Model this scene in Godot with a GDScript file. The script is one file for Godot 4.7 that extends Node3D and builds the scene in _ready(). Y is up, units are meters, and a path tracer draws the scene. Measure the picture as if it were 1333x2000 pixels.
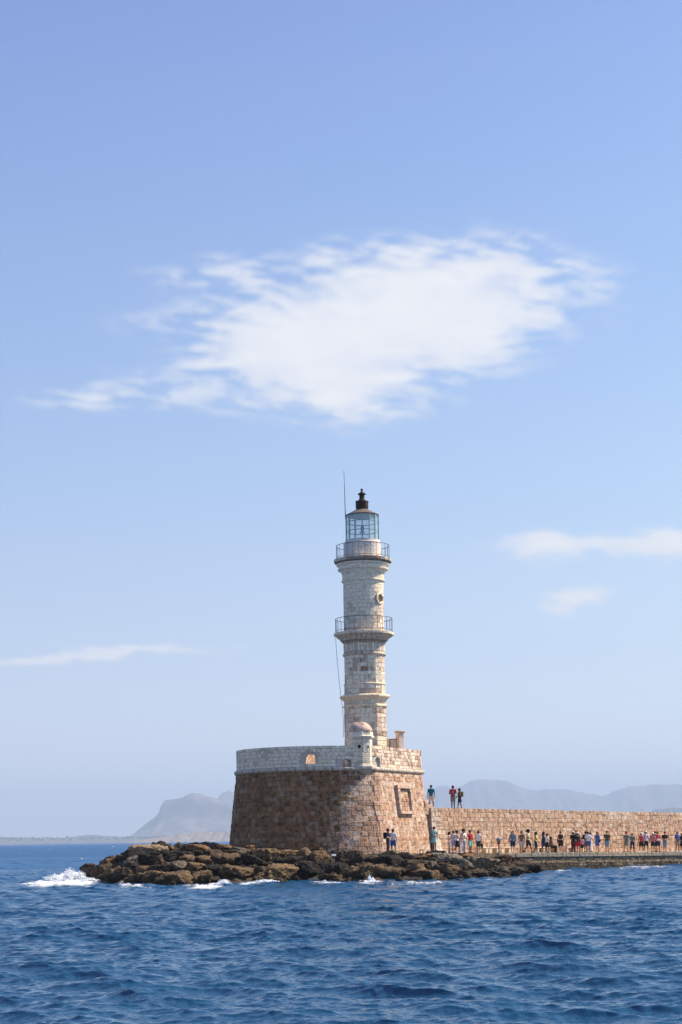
extends Node3D
# A stone harbour lighthouse on its bastion, seen from a boat. y is up, metres, sea level at y = 0.

const F := 3300.0            # focal length in the units of the plan measurements
const EYE := 2.65            # height of the lens above the water
const ROLL := 0.01571        # the boat heels a little
var cr := cos(ROLL)
var sr := sin(ROLL)
var counts := {}
var blocks: Array[ArrayMesh] = []
var noise := FastNoiseLite.new()
var tex := {}
var mats := {}

func _ready() -> void:
	# ---------------------------------------------------------------- camera
	var cam := Camera3D.new()
	cam.name = "camera"
	cam.projection = Camera3D.PROJECTION_FRUSTUM
	cam.near = 0.5
	cam.far = 60000.0
	cam.size = 2000.0 / F * cam.near
	cam.frustum_offset = Vector2(0.0, 638.5 / F * cam.near)
	cam.keep_aspect = Camera3D.KEEP_HEIGHT
	add_child(cam)
	cam.position = Vector3(0, EYE, 0)
	cam.rotation.z = -ROLL
	cam.current = true
	# ---------------------------------------------------------------- sky, air and exposure
	var env := Environment.new()
	env.background_mode = Environment.BG_SKY
	env.sky = Sky.new()
	env.sky.sky_material = sky_panorama()
	env.background_energy_multiplier = 1.0 / EXPOSURE
	env.tonemap_mode = Environment.TONE_MAPPER_LINEAR
	env.tonemap_exposure = EXPOSURE
	env.sdfgi_enabled = true
	env.ssao_enabled = true
	env.ssil_enabled = true
	env.fog_enabled = true
	env.fog_density = 0.000115
	env.fog_light_color = Color(0.615, 0.765, 1.0).linear_to_srgb()
	var we := WorldEnvironment.new()
	we.name = "world_environment"
	we.environment = env
	add_child(we)
	# ---------------------------------------------------------------- sun
	var sun := DirectionalLight3D.new()
	sun.name = "sun"
	sun.light_energy = 1.6
	sun.light_color = Color(1.0, 0.95, 0.87)
	sun.light_angular_distance = 0.5
	sun.shadow_enabled = true
	var az := deg_to_rad(SUN_AZ)
	var el := deg_to_rad(SUN_EL)
	var to_sun := Vector3(sin(az) * cos(el), sin(el), cos(az) * cos(el))
	add_child(sun)
	sun.basis = Basis.looking_at(-to_sun, Vector3.UP)
	# ---------------------------------------------------------------- the place
	noise.seed = 11
	noise.frequency = 1.0
	noise.fractal_octaves = 4
	make_textures()
	make_blocks()
	build_sea()
	build_land()
	build_shore()
	build_bastion()
	build_lighthouse()
	build_mole()
	build_boulders()
	build_furniture()
	build_people()
	build_foam()

const EXPOSURE := 1.7
const SUN_AZ := 108.0
const SUN_EL := 45.0

# ------------------------------------------------------------------ naming and describing
func numbered(parent: Node, called: String) -> String:
	var key := "%d/%s" % [parent.get_instance_id(), called]
	var n: int = counts.get(key, 0)
	counts[key] = n + 1
	return called if n == 0 else "%s_%03d" % [called, n]

func hang(node: Node, called: String, parent: Node) -> Node:
	node.name = numbered(parent, called)
	parent.add_child(node, true)
	return node

func thing(called: String, label: String, category: String, at := Vector3.ZERO, group := "") -> Node3D:
	var o := Node3D.new()
	hang(o, called, self)
	o.position = at
	tag(o, label, category, group)
	return o

func tag(o: Node, label: String, category: String, group := "") -> void:
	o.set_meta("label", label)
	o.set_meta("category", category)
	if group != "":
		o.set_meta("group", group)

func part(called: String, mesh: Mesh, material: Material, parent: Node, xf := Transform3D()) -> MeshInstance3D:
	var m := MeshInstance3D.new()
	m.mesh = mesh
	m.material_override = material
	m.transform = xf
	hang(m, called, parent)
	return m

func structure(called: String, mesh: Mesh, material: Material, label: String) -> MeshInstance3D:
	var m := part(called, mesh, material, self)
	m.set_meta("kind", "structure")
	m.set_meta("label", label)
	return m

# a point that the plan measurements (x, y) put at distance d
func W(x: float, y: float, d: float) -> Vector3:
	var u := (x - 666.5) / F
	var v := (1638.5 - y) / F
	return Vector3((u * cr + v * sr) * d, EYE + (v * cr - u * sr) * d, -d)

func seen_at(p: Vector3) -> Vector2:
	var d := -p.z
	var a := p.x / d
	var b := (p.y - EYE) / d
	return Vector2(666.5 + F * (a * cr - b * sr), 1638.5 - F * (a * sr + b * cr))

func fbm(x: float, y: float, z := 0.0) -> float:
	return noise.get_noise_3d(x, y, z)

# ------------------------------------------------------------------ textures and materials
func noise_tex(sd: int, kind: int, freq: float, octaves: int, a: Color, b: Color, c: Color, as_normal := false, strength := 4.0, size := 512) -> NoiseTexture2D:
	var n := FastNoiseLite.new()
	n.seed = sd
	n.noise_type = kind
	n.frequency = freq
	n.fractal_octaves = octaves
	var t := NoiseTexture2D.new()
	t.width = size
	t.height = size
	t.seamless = true
	t.seamless_blend_skirt = 0.15
	t.noise = n
	if as_normal:
		t.as_normal_map = true
		t.bump_strength = strength
	else:
		var g := Gradient.new()
		g.offsets = PackedFloat32Array([0.0, 0.5, 1.0])
		g.colors = PackedColorArray([a, b, c])
		t.color_ramp = g
	return t

func make_textures() -> void:
	tex.grain = noise_tex(3, FastNoiseLite.TYPE_SIMPLEX_SMOOTH, 0.012, 6, Color(0.74, 0.69, 0.63), Color(0.97, 0.96, 0.95), Color(1, 1, 1))
	tex.blotch = noise_tex(8, FastNoiseLite.TYPE_SIMPLEX_SMOOTH, 0.007, 6, Color(0.42, 0.36, 0.32), Color(0.90, 0.88, 0.86), Color(1, 1, 1))
	tex.rock = noise_tex(21, FastNoiseLite.TYPE_SIMPLEX_SMOOTH, 0.01, 7, Color(0.36, 0.34, 0.32), Color(0.80, 0.77, 0.73), Color(1, 0.98, 0.93))
	tex.pits = noise_tex(5, FastNoiseLite.TYPE_CELLULAR, 0.035, 3, Color(0, 0, 0), Color(0.75, 0.75, 0.75), Color(1, 1, 1))
	tex.rough = noise_tex(9, FastNoiseLite.TYPE_SIMPLEX_SMOOTH, 0.02, 6, Color(0, 0, 0), Color(0.5, 0.5, 0.5), Color(1, 1, 1))
	tex.ripple = noise_tex(31, FastNoiseLite.TYPE_SIMPLEX_SMOOTH, 0.012, 5, Color.BLACK, Color.GRAY, Color.WHITE, true, 9.0)
	tex.hill = noise_tex(41, FastNoiseLite.TYPE_SIMPLEX_SMOOTH, 0.012, 6, Color(0.25, 0.28, 0.22), Color(0.8, 0.78, 0.75), Color(1, 1, 1))

func lin(r: float, g: float, b: float) -> Color:
	return Color(r, g, b).linear_to_srgb()

func surface(key: String, c: Color, rough := 0.9, texture := "", repeat := 4.0, relief := "", relief_cm := 0.0, relief_repeat := 2.0) -> StandardMaterial3D:
	if mats.has(key):
		return mats[key]
	var m := StandardMaterial3D.new()
	m.resource_name = key
	m.albedo_color = c.linear_to_srgb()
	m.roughness = rough
	m.metallic_specular = 0.35
	if texture != "" or relief != "":
		m.uv1_triplanar = true
		m.uv1_world_triplanar = true
		m.uv1_scale = Vector3.ONE / repeat
		if texture != "":
			m.albedo_texture = tex[texture]
		if relief != "":
			m.heightmap_enabled = true
			m.heightmap_texture = tex[relief]
			m.heightmap_scale = relief_cm
	mats[key] = m
	return m

func paint(key: String, r: float, g: float, b: float, rough := 0.7, metal := 0.0) -> StandardMaterial3D:
	if mats.has(key):
		return mats[key]
	var m := StandardMaterial3D.new()
	m.resource_name = key
	m.albedo_color = lin(r, g, b)
	m.roughness = rough
	m.metallic = metal
	m.metallic_specular = 0.35
	mats[key] = m
	return m

# ------------------------------------------------------------------ mesh helpers
func commit(st: SurfaceTool, smooth := false) -> ArrayMesh:
	if not smooth:
		st.set_smooth_group(-1)
	st.generate_normals()
	return st.commit()

func begin(smooth := false) -> SurfaceTool:
	var st := SurfaceTool.new()
	st.begin(Mesh.PRIMITIVE_TRIANGLES)
	st.set_smooth_group(0 if smooth else -1)
	return st

# a quad whose corners run clockwise as seen from its front
func quad(st: SurfaceTool, a: Vector3, b: Vector3, c: Vector3, d: Vector3) -> void:
	for p in [a, b, c, a, c, d]:
		st.add_vertex(p)

func tri(st: SurfaceTool, a: Vector3, b: Vector3, c: Vector3) -> void:
	st.add_vertex(a)
	st.add_vertex(b)
	st.add_vertex(c)

func box(st: SurfaceTool, xf: Transform3D, size: Vector3) -> void:
	var h := size * 0.5
	var p := []
	for i in 8:
		p.append(xf * Vector3(h.x if i & 1 else -h.x, h.y if i & 2 else -h.y, h.z if i & 4 else -h.z))
	quad(st, p[4], p[6], p[7], p[5])
	quad(st, p[1], p[3], p[2], p[0])
	quad(st, p[0], p[2], p[6], p[4])
	quad(st, p[5], p[7], p[3], p[1])
	quad(st, p[2], p[3], p[7], p[6])
	quad(st, p[4], p[5], p[1], p[0])

# a box with chamfered edges
func chamfer(st: SurfaceTool, xf: Transform3D, size: Vector3, c: float) -> void:
	var h := size * 0.5
	var e := h - Vector3(c, c, c)
	var X := func(sx: float, sy: float, sz: float, k: int) -> Vector3:
		return xf * Vector3(sx * (h.x if k == 0 else e.x), sy * (h.y if k == 1 else e.y), sz * (h.z if k == 2 else e.z))
	for s in [1.0, -1.0]:
		var f := [[1, 1], [1, -1], [-1, -1], [-1, 1]]
		var px := []
		var py := []
		var pz := []
		for q in f:
			px.append(X.call(s, q[0], -q[1] * s, 0))
			py.append(X.call(-q[1] * s, s, q[0], 1))
			pz.append(X.call(q[0], -q[1] * s, s, 2))
		for l in [px, py, pz]:
			face_out(st, [l[0], l[1], l[2], l[3]], xf.origin)
	for a in [1.0, -1.0]:
		for b in [1.0, -1.0]:
			face_out(st, [X.call(a, b, 1, 0), X.call(a, b, -1, 0), X.call(a, b, -1, 1), X.call(a, b, 1, 1)], xf.origin)
			face_out(st, [X.call(a, 1, b, 0), X.call(a, -1, b, 0), X.call(a, -1, b, 2), X.call(a, 1, b, 2)], xf.origin)
			face_out(st, [X.call(1, a, b, 1), X.call(-1, a, b, 1), X.call(-1, a, b, 2), X.call(1, a, b, 2)], xf.origin)
			for d in [1.0, -1.0]:
				face_out(st, [X.call(a, b, d, 0), X.call(a, b, d, 1), X.call(a, b, d, 2)], xf.origin)

# a flat convex face, wound so that it looks away from a point inside
func face_out(st: SurfaceTool, p: Array, inside: Vector3) -> void:
	var n: Vector3 = (p[1] - p[0]).cross(p[2] - p[0])
	var out: bool = n.dot(p[0] - inside) > 0.0
	for k in range(1, p.size() - 1):
		if out:
			tri(st, p[0], p[k + 1], p[k])
		else:
			tri(st, p[0], p[k], p[k + 1])

# turns a profile of (radius, height) about the vertical; sides < 0 keeps flat facets with that many sides
func lathe(st: SurfaceTool, profile: Array, sides: int, centre := Vector3.ZERO, turn := 0.0, close := true) -> void:
	var n := absi(sides)
	for i in profile.size() - 1:
		var a: Vector2 = profile[i]
		var b: Vector2 = profile[i + 1]
		for k in n:
			var t0 := turn + TAU * k / n
			var t1 := turn + TAU * (k + 1) / n
			var d0 := Vector3(sin(t0), 0, cos(t0))
			var d1 := Vector3(sin(t1), 0, cos(t1))
			var p0 := centre + d0 * a.x + Vector3(0, a.y, 0)
			var p1 := centre + d1 * a.x + Vector3(0, a.y, 0)
			var q0 := centre + d0 * b.x + Vector3(0, b.y, 0)
			var q1 := centre + d1 * b.x + Vector3(0, b.y, 0)
			if a.x > 1e-5:
				tri(st, p0, q0, p1)
			if b.x > 1e-5:
				tri(st, p1, q0, q1)
	if close:
		var first: Vector2 = profile[0]
		var last: Vector2 = profile[-1]
		for k in n:
			var t0 := turn + TAU * k / n
			var t1 := turn + TAU * (k + 1) / n
			if last.x > 1e-5:
				tri(st, centre + Vector3(0, last.y, 0), centre + Vector3(sin(t1) * last.x, last.y, cos(t1) * last.x), centre + Vector3(sin(t0) * last.x, last.y, cos(t0) * last.x))
			if first.x > 1e-5:
				tri(st, centre + Vector3(0, first.y, 0), centre + Vector3(sin(t0) * first.x, first.y, cos(t0) * first.x), centre + Vector3(sin(t1) * first.x, first.y, cos(t1) * first.x))

func lathe_mesh(profile: Array, sides: int, turn := 0.0, smooth := false) -> ArrayMesh:
	var st := begin(smooth)
	lathe(st, profile, sides, Vector3.ZERO, turn)
	return commit(st, smooth)

func tube(st: SurfaceTool, pts: Array, radius: float, sides := 6, r_end := -1.0) -> void:
	var rings := []
	for i in pts.size():
		var dir: Vector3 = (pts[mini(i + 1, pts.size() - 1)] - pts[maxi(i - 1, 0)]).normalized()
		var side := dir.cross(Vector3.UP if absf(dir.y) < 0.9 else Vector3.RIGHT).normalized()
		var up := side.cross(dir)
		var r := radius if r_end < 0.0 else lerpf(radius, r_end, float(i) / (pts.size() - 1))
		var ring := []
		for k in sides:
			var a := TAU * k / sides
			ring.append(pts[i] + (side * cos(a) + up * sin(a)) * r)
		rings.append(ring)
	for i in pts.size() - 1:
		for k in sides:
			var k1 := (k + 1) % sides
			quad(st, rings[i][k], rings[i][k1], rings[i + 1][k1], rings[i + 1][k])
	for k in range(1, sides - 1):
		tri(st, rings[0][0], rings[0][k + 1], rings[0][k])
		tri(st, rings[-1][0], rings[-1][k], rings[-1][k + 1])

func tube_mesh(pts: Array, radius: float, sides := 6, r_end := -1.0) -> ArrayMesh:
	var st := begin()
	tube(st, pts, radius, sides, r_end)
	return commit(st)

func ring_points(r: float, y: float, n: int) -> Array:
	var out := []
	for k in n + 1:
		out.append(Vector3(sin(TAU * k / n) * r, y, cos(TAU * k / n) * r))
	return out

func chamfer_mesh(size: Vector3, c: float) -> ArrayMesh:
	var st := begin()
	chamfer(st, Transform3D(), size, c)
	return commit(st)

# ------------------------------------------------------------------ masonry
# roughly dressed blocks, one unit wide and high, from z = 0 (bedded in the wall) to z = 1 (the weathered face)
func make_blocks() -> void:
	var rng := RandomNumberGenerator.new()
	rng.seed = 77
	for v in 10:
		var st := begin()
		var rim := []
		for q in [[-1, -1], [-1, 0], [-1, 1], [0, 1], [1, 1], [1, 0], [1, -1], [0, -1]]:
			rim.append(Vector2(q[0] * 0.5 * (1.0 - rng.randf() * 0.07), q[1] * 0.5 * (1.0 - rng.randf() * 0.10)))
		var z_rim := []
		var inner := []
		for q in rim:
			z_rim.append(rng.randf_range(0.80, 0.93))
			inner.append(Vector3(q.x * rng.randf_range(0.78, 0.9), q.y * rng.randf_range(0.7, 0.86), rng.randf_range(0.90, 1.03)))
		var mid := Vector3(rng.randf_range(-0.15, 0.15), rng.randf_range(-0.15, 0.15), rng.randf_range(0.88, 1.08))
		for k in 8:
			var j := (k + 1) % 8
			var a := Vector3(rim[k].x, rim[k].y, 0)
			var b := Vector3(rim[j].x, rim[j].y, 0)
			var c := Vector3(rim[k].x, rim[k].y, z_rim[k])
			var d := Vector3(rim[j].x, rim[j].y, z_rim[j])
			quad(st, a, c, d, b)
			quad(st, c, inner[k], inner[j], d)
			tri(st, mid, inner[j], inner[k])
		blocks.append(commit(st))

# courses of stones on a surface: at(s, y) gives a frame with x along, y up and z out of the wall. Returns frames with tones.
func courses(at: Callable, s0: float, s1: float, y0: float, y1: float, high: float, wide: Vector2, gap: float, proud: Vector2, sd: int, tone: Callable, skip = null) -> Array:
	var rng := RandomNumberGenerator.new()
	rng.seed = sd
	var out := []
	var n := maxi(1, roundi((y1 - y0) / high))
	var edges := [y0]
	for k in range(1, n):
		edges.append(y0 + (y1 - y0) * (k + rng.randf_range(-0.13, 0.13)) / n)
	edges.append(y1)
	for k in n:
		var h: float = edges[k + 1] - edges[k]
		var ym: float = (edges[k] + edges[k + 1]) * 0.5
		var s := s0 - rng.randf() * wide.y * 0.5
		while s < s1:
			var w := rng.randf_range(wide.x, wide.y)
			var a := maxf(s, s0)
			var b := minf(s + w, s1)
			s += w
			if b - a < wide.x * 0.35:
				continue
			var sm := (a + b) * 0.5
			if skip != null and skip.call(sm, ym, b - a, h):
				continue
			var f: Transform3D = at.call(sm, ym)
			var bed := 0.06
			var p := rng.randf_range(proud.x, proud.y)
			var xf := Transform3D(Basis(f.basis.x * (b - a - gap), f.basis.y * (h - gap), f.basis.z * (p + bed)), f.origin - f.basis.z * bed)
			var to_eye := (Vector3(0, EYE, 0) - f.origin)
			var shown := (b - a) * h * maxf(0.0, f.basis.z.dot(to_eye.normalized())) / to_eye.length_squared()
			out.append({"xf": xf, "tone": tone.call(sm, ym, rng), "shown": shown, "v": rng.randi() % blocks.size(), "flip": rng.randf() < 0.5})
	return out

# the stones that show largest become parts of their own, the rest one mass
func lay(stones: Array, parent: Node, palette: String, called := "stone", most := 300) -> void:
	stones.sort_custom(func(a, b): return a.shown > b.shown)
	for k in mini(most, stones.size()):
		var s = stones[k]
		var xf: Transform3D = s.xf
		if s.flip:
			xf.basis = Basis(-xf.basis.x, -xf.basis.y, xf.basis.z)
		part(called, blocks[s.v], mats[s.tone], parent, xf)
	if stones.size() > most:
		var mm := MultiMesh.new()
		mm.transform_format = MultiMesh.TRANSFORM_3D
		mm.use_colors = true
		mm.mesh = blocks[0]
		mm.instance_count = stones.size() - most
		for k in range(most, stones.size()):
			mm.set_instance_transform(k - most, stones[k].xf)
			var c: Color = mats[stones[k].tone].albedo_color.srgb_to_linear()
			mm.set_instance_color(k - most, c)
		var mi := MultiMeshInstance3D.new()
		mi.multimesh = mm
		mi.material_override = mats[palette]
		hang(mi, "masonry", parent)
		mi.set_meta("kind", "stuff")

func sphere_mesh(rx: float, ry: float, rz: float, rings := 6, sides := 8) -> ArrayMesh:
	var st := begin(true)
	var prof := []
	for k in rings + 1:
		var a := PI * k / rings
		prof.append(Vector2(sin(a), -cos(a)))
	lathe(st, prof, sides, Vector3.ZERO, 0.0, false)
	var m := commit(st, true)
	var st2 := SurfaceTool.new()
	st2.begin(Mesh.PRIMITIVE_TRIANGLES)
	st2.append_from(m, 0, Transform3D(Basis.from_scale(Vector3(rx, ry, rz)), Vector3.ZERO))
	return st2.commit()

# ------------------------------------------------------------------ sky: clear air, one large torn cloud and a few small ones
const SKY_STOPS := [
	[0.0, 0.88, 0.94, 0.99], [2.5, 0.80, 0.88, 0.97], [6.0, 0.585, 0.71, 0.915], [11.0, 0.405, 0.56, 0.85], [16.0, 0.30, 0.445, 0.78],
	[22.0, 0.22, 0.34, 0.69], [26.5, 0.18, 0.278, 0.63], [45.0, 0.13, 0.215, 0.50], [90.0, 0.105, 0.185, 0.46],
]

# clear air: paler towards the horizon, and brighter and whiter towards the sun
func sky_at(deg: float, from_sun: float) -> Color:
	var c := Color(0.105, 0.185, 0.46)
	for k in SKY_STOPS.size() - 1:
		if deg <= SKY_STOPS[k + 1][0]:
			var t := clampf((deg - SKY_STOPS[k][0]) / (SKY_STOPS[k + 1][0] - SKY_STOPS[k][0]), 0.0, 1.0)
			var a = SKY_STOPS[k]
			var b = SKY_STOPS[k + 1]
			c = Color(lerpf(a[1], b[1], t), lerpf(a[2], b[2], t), lerpf(a[3], b[3], t))
			break
	var g := minf(0.80 + 6.0 * exp(-from_sun / 25.0), 2.2)
	return Color(c.r * g, c.g * lerpf(1.0, g, 0.97), c.b * lerpf(1.0, g, 0.62))

# soft lumps of cloud: centre x, y, half length, half height, tilt (degrees, down to the far side), weight, edge raggedness
const PUFFS := [
	# the large cloud: a bright core ...
	[740, 640, 245, 92, -4, 1.25], [860, 555, 190, 66, -3, 0.9], [660, 745, 120, 58, 8, 0.95], [575, 675, 140, 62, -10, 0.7], [900, 640, 105, 50, -6, 0.75], [640, 790, 90, 26, 4, 0.5],
	# ... torn fibres on its near side, thin streaks and a finer tip beyond
	[450, 535, 130, 22, -3, 0.55], [640, 512, 180, 28, -4, 0.5], [1095, 548, 95, 30, 24, 0.45], [1000, 506, 110, 30, 9, 0.45], [1150, 574, 40, 12, 10, 0.3],
	[350, 634, 120, 20, 3, 0.30], [430, 600, 110, 24, -4, 0.3], [150, 780, 90, 9, 4, 0.60], [245, 779, 110, 12, -3, 0.60], [300, 762, 140, 22, -9, 0.58], [390, 712, 120, 16, -17, 0.42], [440, 790, 120, 22, 0, 0.2], [200, 722, 50, 8, 4, 0.16],
	[1240, 1061, 200, 18, 0, 1.05], [1075, 1075, 70, 22, -6, 0.62], [1430, 1064, 160, 19, 2, 0.95],
	[1136, 1164, 50, 17, -3, 0.95], [1124, 1182, 32, 16, -14, 0.75], [1085, 1188, 32, 8, -8, 0.35],
	[60, 1293, 240, 8, -4.5, 0.85], [290, 1272, 120, 6, -3, 0.66], [-140, 1310, 200, 12, -5, 0.68], [840, 1375, 90, 7, 1, 0.13], [60, 1365, 110, 6, 0, 0.14], [1120, 655, 30, 9, 0, 0.16], [1278, 545, 20, 14, 60, 0.10],
]

func cloud_at(x: float, y: float, n1: FastNoiseLite, n2: FastNoiseLite) -> float:
	var core := 0.0
	var wisp := 0.0
	var wx := x + 34.0 * n2.get_noise_2d(x * 0.25, y * 0.6 + 900.0)
	var wy := y + 15.0 * n2.get_noise_2d(x * 0.3 + 500.0, y * 0.7)
	for p in PUFFS:
		var t := deg_to_rad(p[4])
		var dx: float = wx - p[0]
		var dy: float = wy - p[1]
		var a: float = (dx * cos(t) + dy * sin(t)) / p[2]
		var b: float = (-dx * sin(t) + dy * cos(t)) / p[3]
		var r := a * a + b * b
		if r < 6.0:
			if p[5] > 0.6:
				core += p[5] * exp(-r * 1.15)
			wisp += p[5] * exp(-r * 0.72)
	if core + wisp < 0.012:
		return 0.0
	# the core is dense; round it the cloud is drawn out into thin fibres along the wind
	var f := n1.get_noise_2d(x * 0.50 + y * 0.25, y * 1.15 - x * 0.12)
	var u := x + 30.0 * n1.get_noise_2d(x * 0.3 + 77.0, y * 0.5)
	var v := y + 18.0 * n1.get_noise_2d(x * 0.35, y * 0.5 + 310.0)
	var fibre := n2.get_noise_2d(u * 0.38 + v * 0.45, v * 2.1 - u * 0.30)
	var curl := n1.get_noise_2d(x * 2.3 + 900.0, y * 3.4)
	f += curl * 0.12
	fibre += curl * 0.12
	var body := 1.0 - exp(-core * 1.6)
	var dense := smoothstep(0.10, 1.0, body + (f * 0.40 + fibre * 0.16) * clampf(1.7 * (1.0 - body), 0.06, 1.0) * minf(1.0, body * 4.0))
	var thin := (1.0 - exp(-wisp * 1.5)) * smoothstep(-0.42, 0.50, fibre * 0.75 + f * 0.55) * smoothstep(0.0, 0.35, wisp)
	return clampf(1.0 - (1.0 - dense) * (1.0 - thin * 0.92), 0.0, 1.0)

func sky_panorama() -> PanoramaSkyMaterial:
	var w := 4096
	var h := 2048
	var im := Image.create_empty(w, h, false, Image.FORMAT_RGBAH)
	# a coarse picture of the clear air, blown up smoothly: it has no fine detail
	var cw := 256
	var ch := 256
	var air := Image.create_empty(cw, ch, false, Image.FORMAT_RGBAF)
	var az0 := deg_to_rad(SUN_AZ)
	var el0 := deg_to_rad(SUN_EL)
	var to_sun := Vector3(sin(az0) * cos(el0), sin(el0), cos(az0) * cos(el0))
	for y in ch:
		var deg := 90.0 - (y + 0.5) / ch * 180.0
		var r := deg_to_rad(deg)
		for x in cw:
			var a := (x + 0.5) / cw * TAU - PI
			var towards := Vector3(sin(a) * cos(r), sin(r), -cos(a) * cos(r))
			var c := sky_at(maxf(deg, 0.0), rad_to_deg(towards.angle_to(to_sun)))
			air.set_pixel(x, y, c if deg > -2.0 else Color(0.10, 0.20, 0.34))
	air.resize(w, h, Image.INTERPOLATE_CUBIC)
	air.convert(Image.FORMAT_RGBAH)
	im.blit_rect(air, Rect2i(w / 2, 0, w / 2, h), Vector2i.ZERO)
	im.blit_rect(air, Rect2i(0, 0, w / 2, h), Vector2i(w / 2, 0))
	var n1 := FastNoiseLite.new()
	n1.seed = 4
	n1.noise_type = FastNoiseLite.TYPE_SIMPLEX_SMOOTH
	n1.frequency = 0.012
	n1.fractal_octaves = 5
	var n2 := FastNoiseLite.new()
	n2.seed = 19
	n2.frequency = 0.02
	n2.noise_type = FastNoiseLite.TYPE_SIMPLEX_SMOOTH
	n2.fractal_octaves = 3
	var patch := Rect2i(w / 2 - 250, h / 2 - 250, 560, 240)
	var around := Image.create_empty(patch.size.x, patch.size.y, false, Image.FORMAT_RGBAH)
	for j in patch.size.y:
		var el := PI * 0.5 - (patch.position.y + j + 0.5) / h * PI
		for i in patch.size.x:
			var az := ((patch.position.x + i + 0.5) / w - 0.5) * TAU
			var p := seen_at(Vector3(sin(az), tan(el) , -cos(az)) * 1000.0 + Vector3(0, EYE, 0))
			var d := cloud_at(p.x, p.y, n1, n2)
			if d > 0.002:
				var c := im.get_pixel((patch.position.x + i + w / 2) % w, patch.position.y + j)
				var shade := 0.5 + 0.5 * n1.get_noise_2d(p.x * 0.5 + 300.0, p.y * 1.6)
				var white := Color(0.89, 0.905, 0.95).lerp(Color(0.97, 0.97, 0.985), clampf(shade * 1.3 - 0.1, 0.0, 1.0))
				im.set_pixel((patch.position.x + i + w / 2) % w, patch.position.y + j, c.lerp(white, d * 0.96))
				around.set_pixel(i, j, Color(white.r, white.g, white.b, d * 0.8))
	# the same weather goes on round the rest of the sky
	var mirrored: Image = around.duplicate()
	mirrored.flip_x()
	for k in 6:
		var x := 420 + k * 540
		im.blend_rect(mirrored if k % 2 == 0 else around, Rect2i(0, 0, patch.size.x, patch.size.y), Vector2i(x, patch.position.y - 40 - 30 * (k % 3)))
	var m := PanoramaSkyMaterial.new()
	m.panorama = ImageTexture.create_from_image(im)
	return m

# ------------------------------------------------------------------ sea
var waves: Array[PackedFloat32Array] = []

func make_waves() -> void:
	var rng := RandomNumberGenerator.new()
	rng.seed = 5
	var n := 54
	for i in n:
		var len := 0.17 * pow(6.0 / 0.17, pow((i + rng.randf()) / n, 1.05))
		var spread := lerpf(1.1, 0.6, (i + 0.5) / n)
		var dir := deg_to_rad(-28.0) + rng.randfn(0.0, 0.62) * spread      # 0 runs straight towards the quay's seaward side
		var slope := 0.049 * rng.randf_range(0.7, 1.3)
		if len > 3.5:
			slope *= 0.45
		elif len < 1.2:
			slope *= 1.25
		var k := TAU / len
		waves.append(PackedFloat32Array([sin(dir) * k, cos(dir) * k, slope / k, rng.randf() * TAU, len, sin(dir), cos(dir), slope]))

func sea_height(x: float, z: float) -> float:
	var y := 0.0
	for w in waves:
		y += w[2] * cos(w[0] * x + w[1] * z + w[3])
	return y

func sea_mesh(dists: PackedFloat32Array, across: int, spread: float) -> ArrayMesh:
	var pos := PackedVector3Array()
	var nor := PackedVector3Array()
	var rows := dists.size()
	pos.resize(rows * (across + 1))
	nor.resize(rows * (across + 1))
	var at := 0
	for r in rows:
		var d := dists[r]
		var step := dists[mini(r + 1, rows - 1)] - dists[maxi(r - 1, 0)]
		step *= 0.5 if r > 0 and r < rows - 1 else 1.0
		var use: Array[PackedFloat32Array] = []
		for w in waves:
			if w[4] > maxf((1.15 if d < 90.0 else 0.55) * step, d * spread * 2.0 / across * 2.2):
				use.append(w)
		var fade := clampf(1.4 - d / 1400.0, 0.15, 1.0)
		for c in across + 1:
			var x := (float(c) / across * 2.0 - 1.0) * spread * d
			var z := -d
			var y := 0.0
			var ox := 0.0
			var oz := 0.0
			var sx := 0.0
			var sz := 0.0
			var sy := 1.0
			# gusts: rougher and calmer patches
			for w in use:
				var ph := w[0] * x + w[1] * z + w[3]
				var co := cos(ph)
				var a := w[2]
				var s := sin(ph)
				y += a * co
				var sl := w[7] * s
				sx += w[5] * sl
				sy -= 0.85 * w[7] * co
				sz += w[6] * sl
				ox += w[5] * a * s
				oz += w[6] * a * s
			pos[at] = Vector3(x - ox, y * fade, z - oz)
			nor[at] = Vector3(sx, maxf(sy, 0.25), sz).normalized()
			at += 1
	var idx := PackedInt32Array()
	idx.resize((rows - 1) * across * 6)
	var i := 0
	for r in rows - 1:
		for c in across:
			var a := r * (across + 1) + c
			var b := a + across + 1
			idx[i] = a
			idx[i + 1] = b
			idx[i + 2] = a + 1
			idx[i + 3] = a + 1
			idx[i + 4] = b
			idx[i + 5] = b + 1
			i += 6
	var arrays := []
	arrays.resize(Mesh.ARRAY_MAX)
	arrays[Mesh.ARRAY_VERTEX] = pos
	arrays[Mesh.ARRAY_NORMAL] = nor
	arrays[Mesh.ARRAY_INDEX] = idx
	var m := ArrayMesh.new()
	m.add_surface_from_arrays(Mesh.PRIMITIVE_TRIANGLES, arrays)
	return m

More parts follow.
